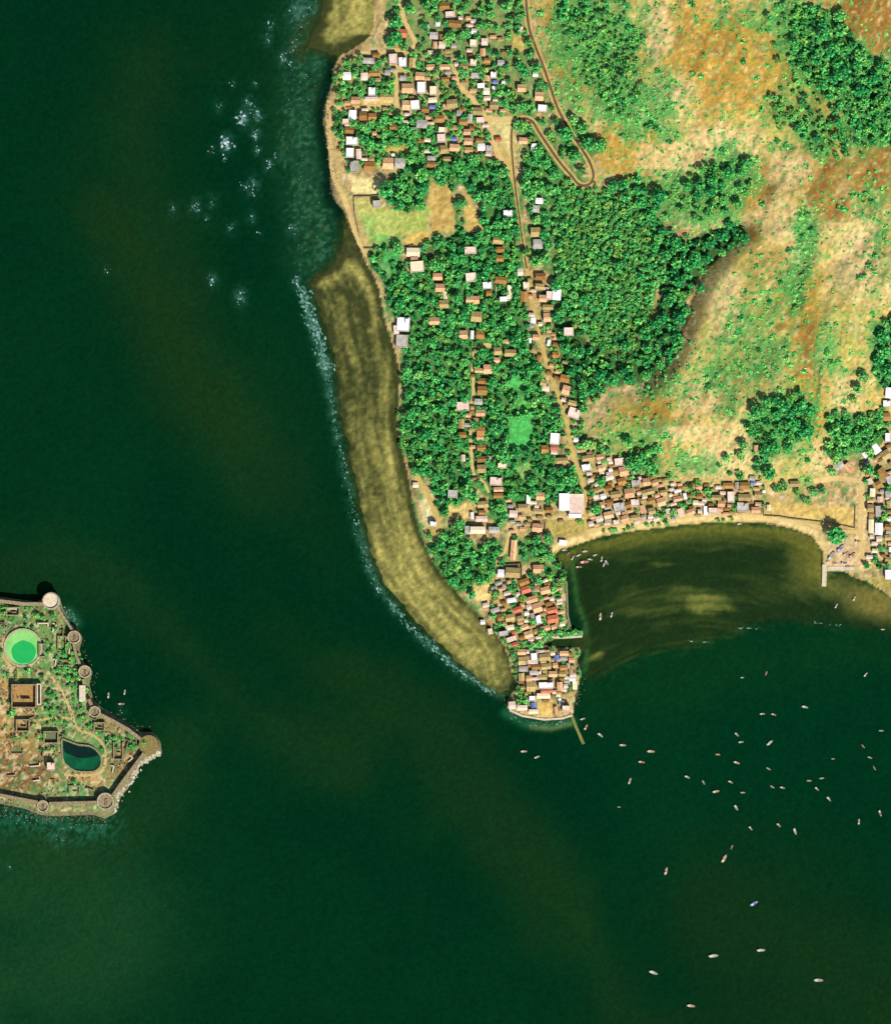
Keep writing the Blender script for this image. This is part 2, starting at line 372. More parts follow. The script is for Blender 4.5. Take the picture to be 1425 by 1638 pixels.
def plume(pts, wd, c, a, seed):
    global w
    d = pdist(pts) + 40 * fbm(120, seed, 4) + 6 * fbm(22, seed + 3, 3)
    wd = wd * 1.55
    m = np.exp(-np.clip(d, 0, None) ** 2 / (wd * wd)) * a * .54
    w = lay(w, np.clip(m, 0, 1), np.asarray(c, float))


SILT = (30, 58, 25)
plume([(235, 90), (215, 200), (230, 330), (260, 430), (300, 560), (360, 680), (420, 760)], 50, SILT, .95, 411)
plume([(150, 330), (230, 420), (290, 600), (380, 700)], 34, (36, 56, 22), .6, 412)
plume([(-40, 925), (90, 905), (190, 935), (270, 1010), (350, 1090), (430, 1160), (560, 1230)], 36, (32, 60, 26), .85, 413)
plume([(-60, 1420), (60, 1420), (150, 1440), (170, 1520), (60, 1560), (-60, 1600)], 80, (42, 80, 42), .95, 414)
plume([(90, 1330), (200, 1300), (280, 1240), (290, 1180)], 34, (34, 64, 28), .8, 415)
plume([(560, 1080), (680, 1160), (760, 1260), (850, 1360), (920, 1450), (960, 1560), (1010, 1640)], 34, SILT, .85, 416)
plume([(420, 1000), (560, 1130), (700, 1260), (800, 1380), (880, 1480)], 34, (24, 54, 22), .6, 417)
plume([(700, 1120), (800, 1280), (850, 1400)], 24, (22, 52, 24), .5, 427)
plume([(1180, 1480), (1290, 1520), (1400, 1600), (1480, 1700)], 80, (34, 52, 20), .9, 418)
plume([(1260, 1620), (1120, 1660), (960, 1640)], 34, (26, 48, 20), .7, 419)
plume([(400, 40), (440, 120), (470, 200)], 46, (22, 56, 26), .6, 420)
plume([(470, 640), (490, 760), (530, 860)], 36, (18, 52, 26), .55, 421)
plume([(950, 1110), (1050, 1080), (1180, 1060), (1330, 1050), (1425, 1040)], 26, (18, 64, 26), .6, 422)
# rocky shoal off the north shore
sho = np.exp(-(pdist([(505, -60), (495, 90), (485, 180), (490, 260), (500, 340), (505, 410)]) / 42.0) ** 2)
sho = np.clip(sho + .28 * n_f * sho + .25 * fbm(30, 430) * sho, 0, 1)
w = lay(w, sho * .9, C(32, 78, 50))
w = lay(w, sm(.25, .8, n_f + .3 * fbm(24, 431)) * sm(.3, .7, sho) * .45, C(70, 120, 90))
w = lay(w, sm(.2, .8, fbm(40, 432)) * sm(.3, .7, sho) * .7, C(48, 58, 28))
w = lay(w, sm(.3, .8, vnoise(7, 437)) * sm(.3, .7, sho) * .55, C(14, 44, 30))
w = lay(w, (1 - sm(6, 24, -sd_land)) * (GY < 420) * .85, C(5, 33, 22))
w = lay(w, sm(-16, -1, sd_flat + 3 * n_f) * .85, C(46, 58, 27))
SPLASH = [(390, 190, 40, 5, 2.0), (362, 230, 40, 5.5, 2.4), (398, 168, 16, 5, 1.4), (412, 185, 22, 4, 1.4), (409, 215, 18, 4, 1.4), (412, 240, 14, 3, 1.3), (430, 265, 12, 4, 1.2), (378, 190, 6, 2, 1.2), (340, 241, 8, 3, 1.2), (360, 255, 5, 2, 1.1),
                          (313, 330, 12, 5, 1.3), (277, 337, 8, 4, 1.2), (331, 350, 7, 3, 1.1), (340, 322, 8, 5, 1.0), (370, 364, 9, 4, 1.1), (403, 350, 8, 4, 1.2), (405, 298, 16, 6, 1.4), (388, 298, 7, 3, 1.2), (415, 374, 5, 2, 1.0), (340, 448, 16, 4, 1.6), (384, 475, 16, 5, 1.2),
                          (455, 92, 14, 4, 1.5), (433, 38, 10, 4, 1.5), (428, 62, 8, 5, 1.2), (470, 70, 10, 5, 1.2), (478, 20, 18, 8, 1.2), (350, 170, 8, 4, 1.1), (372, 133, 5, 3, 1.0), (408, 133, 6, 3, 1.0), (170, 432, 5, 3, 1.1), (466, 100, 8, 3, 1.4), (470, 365, 10, 4, 1.3), (476, 452, 14, 4, 1.4),
                          (496, 12, 10, 6, 1.4), (440, 250, 8, 3, 1.0), (15, 1385, 4, 2, 1.0), (95, 1340, 10, 6, .9), (195, 1135, 5, 5, .8), (588, 905, 8, 3, 1.3), (604, 942, 6, 2, 1.3), (625, 965, 6, 2, 1.3)]
halo = np.zeros(GX.shape)
for (x, y, n, hf, sz) in SPLASH:
    halo = np.maximum(halo, np.exp(-((GX - x) ** 2 + ((GY - y) * .7) ** 2) / (hf * 1.7 + 2) ** 2) * min(1, n / 18))
halo = np.clip(halo * (.8 + .7 * n_f), 0, 1)
w = lay(w, halo * .6, C(70, 118, 104))
# surf-stirred strip beside the tidal flat, around the fort and at the peninsula tip
st = np.exp(-(pdist([(486, 465), (500, 520), (520, 590), (532, 660), (548, 740), (566, 820), (586, 890), (606, 940), (640, 985), (690, 1035), (740, 1078), (800, 1110)]) / 9.0) ** 2)
w = lay(w, np.clip(st * (.55 + .5 * n_f + .7 * fbm(26, 436)) * (1 - .3 * sm(560, 760, GY)), 0, 1) * .85, C(60, 108, 86))
sf = np.exp(-(pdist([(-40, 1300), (60, 1315), (110, 1330), (170, 1320)]) / 26.0) ** 2)
w = lay(w, sf * sm(-.5, .6, n_f) * .8, C(34, 100, 76))
sf = np.exp(-(pdist([(110, 980), (122, 995)]) / 10.0) ** 2)
w = lay(w, sf * .6, C(50, 120, 92))
tp = np.exp(-(pdist([(808, 1140), (840, 1158), (880, 1160), (915, 1154)]) / 8.0) ** 2)
w = lay(w, tp * .75, C(40, 108, 66))
tp = np.exp(-(pdist([(850, 1163), (880, 1166), (912, 1158)]) / 4.0) ** 2)
w = lay(w, tp * .7, C(130, 134, 76))
# shallow bay
b = np.zeros(GX.shape + (3,)) + C(30, 52, 25)
arc = np.hypot(GX - 1120, (GY - 1320) * 1.0)
bl = vnoise(34, 441, 3.2, .5) * .45 + vnoise(12, 442, 3.4, .4, GX, arc) * .55 + .25 * vnoise(6, 443, 3.0, .6, GX, arc)
b = lay(b, sm(-.2, .8, bl) * .6, C(62, 78, 34))
b = lay(b, (1 - sm(6, 44, d_bay + 12 * bl)) * .85, C(118, 118, 48))
b = lay(b, ell(1290, 905, 40, 40, soft=.8, seed=61) * .6, C(116, 114, 50))
b = lay(b, ell(1395, 960, 80, 30, 22, soft=.8, seed=62) * .85, C(136, 126, 62))
for a, wt in [((1052, 902, 30, 7), .8), ((1130, 968, 44, 12, -4), .85), ((1120, 972, 18, 4), .5), ((1165, 875, 30, 6), .35), ((955, 1050, 14, 5, -20), .7), ((1300, 945, 30, 14), .4), ((1060, 960, 80, 22), .25)]:
    b = lay(b, np.clip(ell(*a, soft=.7, wob=.8, seed=63) * wt * (.75 + .9 * bl), 0, 1), C(122, 126, 58))
b = lay(b, ell(935, 950, 30, 60, soft=.6, seed=64) * .6, C(24, 46, 22))
wl = pdist([(915, 900), (922, 960), (936, 1000), (938, 1050), (932, 1090)])
b = lay(b, np.exp(-(wl / 5.0) ** 2) * .6, C(64, 118, 56))
mb = sm(-14, 10, sd_bay + 10 * bl + 4 * n_f)
w = lay(w, mb, b)
creek = sm(-3, 3, sdf([(865, 1034), (866, 1026), (890, 1020), (940, 1017), (942, 1040), (905, 1038)]))
w = lay(w, creek * .8, C(44, 60, 30))
w = w * (1 + .08 * n_f[..., None] + .14 * (cell[..., None] - .5))
water_col = np.clip(w, 0, 250)


# ---------------------------------------------------------------- helpers: materials and meshes
def new_mat(name, rough=0.85, spec=0.2):
    m = bpy.data.materials.new(name); m.use_nodes = True
    nt = m.node_tree; p = nt.nodes['Principled BSDF']
    p.inputs['Roughness'].default_value = rough
    p.inputs['Specular IOR Level'].default_value = spec
    return m, nt, p


def n_link(nt, a, b): nt.links.new(a, b)


def attr_mat(name, attr, nscale, namt, rough, spec, bump=0.0, bscale=1.0):
    """colour from the mesh's cover attribute, broken up by two object-space noises"""
    m, nt, p = new_mat(name, rough, spec)
    at = nt.nodes.new('ShaderNodeAttribute'); at.attribute_name = attr
    tc = nt.nodes.new('ShaderNodeTexCoord')
    nz = nt.nodes.new('ShaderNodeTexNoise'); nz.inputs['Scale'].default_value = nscale; nz.inputs['Detail'].default_value = 4; nz.inputs['Roughness'].default_value = .65
    n_link(nt, tc.outputs['Object'], nz.inputs['Vector'])
    mr = nt.nodes.new('ShaderNodeMapRange'); mr.inputs['From Min'].default_value = .25; mr.inputs['From Max'].default_value = .75
    mr.inputs['To Min'].default_value = 1 - namt; mr.inputs['To Max'].default_value = 1 + namt
    n_link(nt, nz.outputs['Fac'], mr.inputs['Value'])
    vm = nt.nodes.new('ShaderNodeVectorMath'); vm.operation = 'SCALE'
    n_link(nt, at.outputs['Color'], vm.inputs[0]); n_link(nt, mr.outputs['Result'], vm.inputs['Scale'])
    n_link(nt, vm.outputs['Vector'], p.inputs['Base Color'])
    if bump:
        nb = nt.nodes.new('ShaderNodeTexNoise'); nb.inputs['Scale'].default_value = bscale; nb.inputs['Detail'].default_value = 3
        n_link(nt, tc.outputs['Object'], nb.inputs['Vector'])
        bp = nt.nodes.new('ShaderNodeBump'); bp.inputs['Strength'].default_value = bump; bp.inputs['Distance'].default_value = .4
        n_link(nt, nb.outputs['Fac'], bp.inputs['Height']); n_link(nt, bp.outputs['Normal'], p.inputs['Normal'])
    return m


def noise_mat(name, c1, c2, scale=.6, rough=.85, spec=.2, vary=.0, stripe=0.0):
    """two-tone weathered surface; vary shifts brightness from object to object, stripe lays tile or sheet courses"""
    m, nt, p = new_mat(name, rough, spec)
    tc = nt.nodes.new('ShaderNodeTexCoord')
    nz = nt.nodes.new('ShaderNodeTexNoise'); nz.inputs['Scale'].default_value = scale; nz.inputs['Detail'].default_value = 5; nz.inputs['Roughness'].default_value = .7
    oi = nt.nodes.new('ShaderNodeObjectInfo')
    ad = nt.nodes.new('ShaderNodeVectorMath'); ad.operation = 'ADD'
    n_link(nt, tc.outputs['Object'], ad.inputs[0]); n_link(nt, oi.outputs['Location'], ad.inputs[1])
    n_link(nt, ad.outputs['Vector'], nz.inputs['Vector'])
    cr = nt.nodes.new('ShaderNodeValToRGB')
    cr.color_ramp.elements[0].position = .32; cr.color_ramp.elements[1].position = .68
    cr.color_ramp.elements[0].color = (*base(c1), 1); cr.color_ramp.elements[1].color = (*base(c2), 1)
    n_link(nt, nz.outputs['Fac'], cr.inputs['Fac'])
    out = cr.outputs['Color']
    if vary:
        mr = nt.nodes.new('ShaderNodeMapRange'); mr.inputs['To Min'].default_value = 1 - vary; mr.inputs['To Max'].default_value = 1 + vary
        n_link(nt, oi.outputs['Random'], mr.inputs['Value'])
        vm = nt.nodes.new('ShaderNodeVectorMath'); vm.operation = 'SCALE'
        n_link(nt, out, vm.inputs[0]); n_link(nt, mr.outputs['Result'], vm.inputs['Scale']); out = vm.outputs['Vector']
    if stripe:
        wv = nt.nodes.new('ShaderNodeTexWave'); wv.inputs['Scale'].default_value = stripe; wv.inputs['Distortion'].default_value = 1.0
        n_link(nt, tc.outputs['Object'], wv.inputs['Vector'])
        m2 = nt.nodes.new('ShaderNodeMapRange'); m2.inputs['To Min'].default_value = .86; m2.inputs['To Max'].default_value = 1.1
        n_link(nt, wv.outputs['Fac'], m2.inputs['Value'])
        v2 = nt.nodes.new('ShaderNodeVectorMath'); v2.operation = 'SCALE'
        n_link(nt, out, v2.inputs[0]); n_link(nt, m2.outputs['Result'], v2.inputs['Scale']); out = v2.outputs['Vector']
    n_link(nt, out, p.inputs['Base Color'])
    return m


def mesh_np(name, verts, quads, mat=None, colors=None, attr='cover', smooth=False):
    """mesh from arrays: verts (n,3), quads (m,4); colours per vertex"""
    me = bpy.data.meshes.new(name)
    verts = np.asarray(verts, np.float32); quads = np.asarray(quads, np.int32)
    me.vertices.add(len(verts)); me.vertices.foreach_set('co', verts.ravel())
    me.loops.add(quads.size); me.loops.foreach_set('vertex_index', quads.ravel())
    me.polygons.add(len(quads)); me.polygons.foreach_set('loop_start', np.arange(0, quads.size, 4, dtype=np.int32))
    me.polygons.foreach_set('loop_total', np.full(len(quads), 4, np.int32))
    me.update(calc_edges=True)
    if colors is not None:
        ca = me.color_attributes.new(attr, 'FLOAT_COLOR', 'POINT')
        c4 = np.ones((len(verts), 4), np.float32); c4[:, :3] = colors
        ca.data.foreach_set('color', c4.ravel())
    if mat: me.materials.append(mat)
    me.polygons.foreach_set('use_smooth', np.full(len(quads), smooth, bool))
    return me


class MB:
    """collects polygons; build() links them as one mesh object"""
    def __init__(self): self.v = []; self.f = []

    def add(self, vs, fs):
        o = len(self.v); self.v += [tuple(p) for p in vs]; self.f += [tuple(i + o for i in q) for q in fs]

    def box(self, x0, x1, y0, y1, z0, z1):
        self.add([(x0, y0, z0), (x1, y0, z0), (x1, y1, z0), (x0, y1, z0), (x0, y0, z1), (x1, y0, z1), (x1, y1, z1), (x0, y1, z1)],
                 [(3, 2, 1, 0), (4, 5, 6, 7), (0, 1, 5, 4), (1, 2, 6, 5), (2, 3, 7, 6), (3, 0, 4, 7)])

    def prism(self, poly, z0, z1):
        n = len(poly)
        a = sum(poly[i][0] * poly[(i + 1) % n][1] - poly[(i + 1) % n][0] * poly[i][1] for i in range(n))
        if a < 0: poly = poly[::-1]
        self.add([(x, y, z0) for x, y in poly] + [(x, y, z1) for x, y in poly],
                 [tuple(range(n - 1, -1, -1)), tuple(range(n, 2 * n))] + [(i, (i + 1) % n, n + (i + 1) % n, n + i) for i in range(n)])

    def ring(self, cx, cy, r0, r1, z0, z1, n=24):
        vs = []; fs = []
        for k in range(n):
            a = 2 * math.pi * k / n; c, s = math.cos(a), math.sin(a)
            vs += [(cx + r0 * c, cy + r0 * s, z0), (cx + r1 * c, cy + r1 * s, z0), (cx + r1 * c, cy + r1 * s, z1), (cx + r0 * c, cy + r0 * s, z1)]
        for k in range(n):
            a = 4 * k; b_ = 4 * ((k + 1) % n)
            for i in range(4):
                fs.append((a + i, b_ + i, b_ + (i + 1) % 4, a + (i + 1) % 4))
        self.add(vs, fs)

    def disc(self, cx, cy, r, z0, z1, n=24, top=None):
        t_ = top or r
        lo = [(cx + r * math.cos(2 * math.pi * k / n), cy + r * math.sin(2 * math.pi * k / n), z0) for k in range(n)]
        hi = [(cx + t_ * math.cos(2 * math.pi * k / n), cy + t_ * math.sin(2 * math.pi * k / n), z1) for k in range(n)]
        self.add(lo + hi, [tuple(range(n - 1, -1, -1)), tuple(range(n, 2 * n))] + [(i, (i + 1) % n, n + (i + 1) % n, n + i) for i in range(n)])

    def mesh(self, name, mat):
        me = bpy.data.meshes.new(name); me.from_pydata(self.v, [], self.f); me.update()
        me.materials.append(mat)
        return me

    def build(self, name, mat, parent=None, **props):
        return link(name, self.mesh(name, mat), parent, **props)


def link(name, data, parent=None, **props):
    o = bpy.data.objects.new(name, data); col.objects.link(o)
    if parent: o.parent = parent
    for k, v in props.items(): o[k] = v
    return o


def thing(name, loc, rz=0.0):
    o = bpy.data.objects.new(name, None); col.objects.link(o)
    o.location = loc; o.rotation_euler = (0, 0, rz); o.empty_display_size = 1
    return o


# ---------------------------------------------------------------- ground and water sheets
idx = np.arange(NX * NY).reshape(NY, NX)
# row order grows southwards, so wind the faces to point up
allq = np.stack([idx[1:, :-1], idx[1:, 1:], idx[:-1, 1:], idx[:-1, :-1]], -1).reshape(-1, 4)
V = np.stack([wx(GX), wy(GY), H], -1).reshape(-1, 3)
M_GROUND = attr_mat('soil_and_grass', 'cover', .55, .20, .95, .1, .5, .8)
g_me = mesh_np('ground', V, allq, M_GROUND, base(ground_col).reshape(-1, 3), smooth=True)
link('ground', g_me, kind='structure', label='sandy land with hill, village soil and tidal flats')
keep = (np.minimum.reduce([H[1:, :-1], H[1:, 1:], H[:-1, 1:], H[:-1, :-1]]) < 0.3).reshape(-1)
V2 = V.copy(); V2[:, 2] = 0
wq = allq[keep]
used = np.unique(wq); remap = np.full(len(V2), -1); remap[used] = np.arange(len(used))
M_WATER = attr_mat('silty_sea_water', 'cover', .35, .10, .5, 0.0, .2, .5)
w_me = mesh_np('sea', V2[used], remap[wq], M_WATER, base(water_col, 2.9).reshape(-1, 3)[used], smooth=True)
link('sea', w_me, kind='structure', label='dark green sea with brown silt plumes')


# ---------------------------------------------------------------- roads and lanes
def resample(pts, step=3.0):
    out = []
    # Catmull-Rom through the points
    P = [pts[0]] + list(pts) + [pts[-1]]
    for i in range(1, len(P) - 2):
        p0, p1, p2, p3 = [np.array(q, float) for q in P[i - 1:i + 3]]
        n = max(2, int(np.hypot(*(p2 - p1)) / step))
        for k in range(n):
            u = k / n
            out.append(tuple(.5 * ((2 * p1) + (-p0 + p2) * u + (2 * p0 - 5 * p1 + 4 * p2 - p3) * u * u + (-p0 + 3 * p1 - 3 * p2 + p3) * u ** 3)))
    out.append(tuple(map(float, pts[-1])))
    return out


def strip(name, pts, half, mat, lift, label, wob=0.0, seed=0):
    r = random.Random(seed)
    P = resample(pts); vs = []; fs = []
    offs = [-1, -.33, .33, 1]
    for i, (x, y) in enumerate(P):
        a = P[max(0, i - 1)]; b_ = P[min(len(P) - 1, i + 1)]
        dx, dy = b_[0] - a[0], b_[1] - a[1]; L = math.hypot(dx, dy) or 1
        nx_, ny_ = -dy / L, dx / L
        hw = half * (1 + wob * r.uniform(-1, 1))
        for o in offs:
            qx, qy = x + nx_ * o * hw, y + ny_ * o * hw
            vs.append((wx(qx), wy(qy), hz(qx, qy) + lift))
    for i in range(len(P) - 1):
        for k in range(3):
            a = i * 4 + k
            fs.append((a, a + 1, a + 5, a + 4))
    me = bpy.data.meshes.new(name); me.from_pydata(vs, [], fs); me.update()
    # make the faces look up
    if me.polygons[0].normal.z < 0: me.flip_normals()
    me.materials.append(mat)
    return link(name, me, kind='structure', label=label)


M_ASPH = noise_mat('worn_asphalt', (84, 70, 52), (112, 94, 68), .3, .9, .15)
M_LANE = noise_mat('dusty_lane', (198, 168, 104), (222, 196, 130), .25, .95, .1)
M_FORTPATH = noise_mat('trodden_fort_path', (158, 146, 88), (214, 186, 122), .5, .95, .1)
M_LANE2 = noise_mat('packed_earth_lane', (178, 152, 82), (210, 184, 108), .25, .95, .1)
HILLROAD = [(838, -40), (841, 0), (846, 45), (856, 75), (866, 100), (880, 140), (891, 172), (908, 205), (924, 230), (940, 255), (948, 275), (947, 289), (938, 297), (925, 295), (912, 280), (895, 260), (876, 233), (862, 212), (852, 196), (840, 190), (826, 192)]
VILROAD = [(821, 194), (818, 215), (819, 250), (824, 300), (830, 345), (836, 390), (842, 430), (850, 480), (858, 515), (866, 550), (874, 580), (884, 610), (896, 640), (905, 672), (912, 705), (918, 735), (930, 765), (935, 790), (936, 825), (938, 862)]
strip('road', HILLROAD, 5.2, M_LANE2, .10, 'sandy verge of the hairpin hill road', .12, 3)
strip('road', HILLROAD, 2.0, M_ASPH, .2, 'narrow dark hairpin hill road', .1, 4)
strip('road', VILROAD, 3.3, M_LANE2, .10, 'village road down the peninsula', .2, 5)
strip('road', VILROAD[:7], 1.4, M_ASPH, .2, 'asphalt strip of the village road', .15, 6)
LANES = [
    ([(640, 0), (646, 30), (655, 50), (664, 70), (650, 84)], 3.6, M_LANE), ([(648, 84), (630, 80), (600, 86), (575, 84)], 3, M_LANE),
    ([(724, 95), (730, 120), (736, 140), (752, 155), (765, 170), (776, 190), (788, 215), (795, 245), (808, 265), (822, 290)], 4.2, M_LANE),
    ([(528, 250), (534, 285), (545, 305), (552, 322), (560, 345), (568, 372), (578, 394), (588, 410)], 3.6, M_LANE), ([(527, 160), (526, 200), (530, 250)], 4, M_LANE),
    ([(534, 172), (570, 173), (634, 168)], 3.6, M_LANE), ([(635, 100), (634, 140), (636, 178), (650, 182)], 3, M_LANE),
    ([(780, 190), (800, 192), (822, 190)], 5, M_LANE), ([(800, 235), (815, 262), (826, 300)], 5, M_LANE2),
    ([(760, 555), (756, 580), (757, 630), (752, 655), (752, 690), (754, 730), (758, 760), (772, 770), (782, 788)], 2.6, M_LANE), ([(756, 556), (775, 552), (795, 556)], 3, M_LANE),
    ([(812, 836), (815, 850), (822, 845), (830, 832), (870, 828), (935, 829)], 2.8, M_LANE), ([(815, 850), (808, 880), (797, 895), (795, 920), (800, 950), (806, 980), (820, 1000)], 2.6, M_LANE),
    ([(1376, 765), (1377, 800), (1375, 840), (1378, 880), (1390, 910)], 4, M_LANE), ([(1425, 690), (1405, 720), (1385, 745), (1376, 770)], 3.2, M_LANE), ([(1300, 770), (1340, 765), (1376, 770)], 4, M_LANE),
    ([(666, 760), (676, 780), (688, 800), (698, 822), (700, 845)], 4, M_LANE2), ([(938, 850), (1000, 838), (1080, 826), (1160, 822), (1225, 828), (1290, 838), (1330, 850), (1370, 850)], 3.2, M_LANE),
]
for i, (p, hw, m) in enumerate(LANES):
    strip('lane', p, hw, m, .12 + .006 * i, 'pale dusty lane', .25, 20 + i)
strip('path', [(82, 1082), (95, 1098), (108, 1122), (118, 1148), (126, 1166), (150, 1176), (166, 1192), (170, 1215), (160, 1236), (130, 1240), (104, 1238)], 2.2, M_FORTPATH, .12, 'tan footpath through the ruined fort', .3, 60)
strip('path', [(58, 1152), (90, 1148), (120, 1150)], 2.2, M_FORTPATH, .13, 'tan side path in the fort', .3, 61)
strip('path', [(8, 1020), (6, 1045), (14, 1062), (28, 1072), (30, 1085)], 2.4, M_FORTPATH, .14, 'pale path round the fort pond', .3, 62)

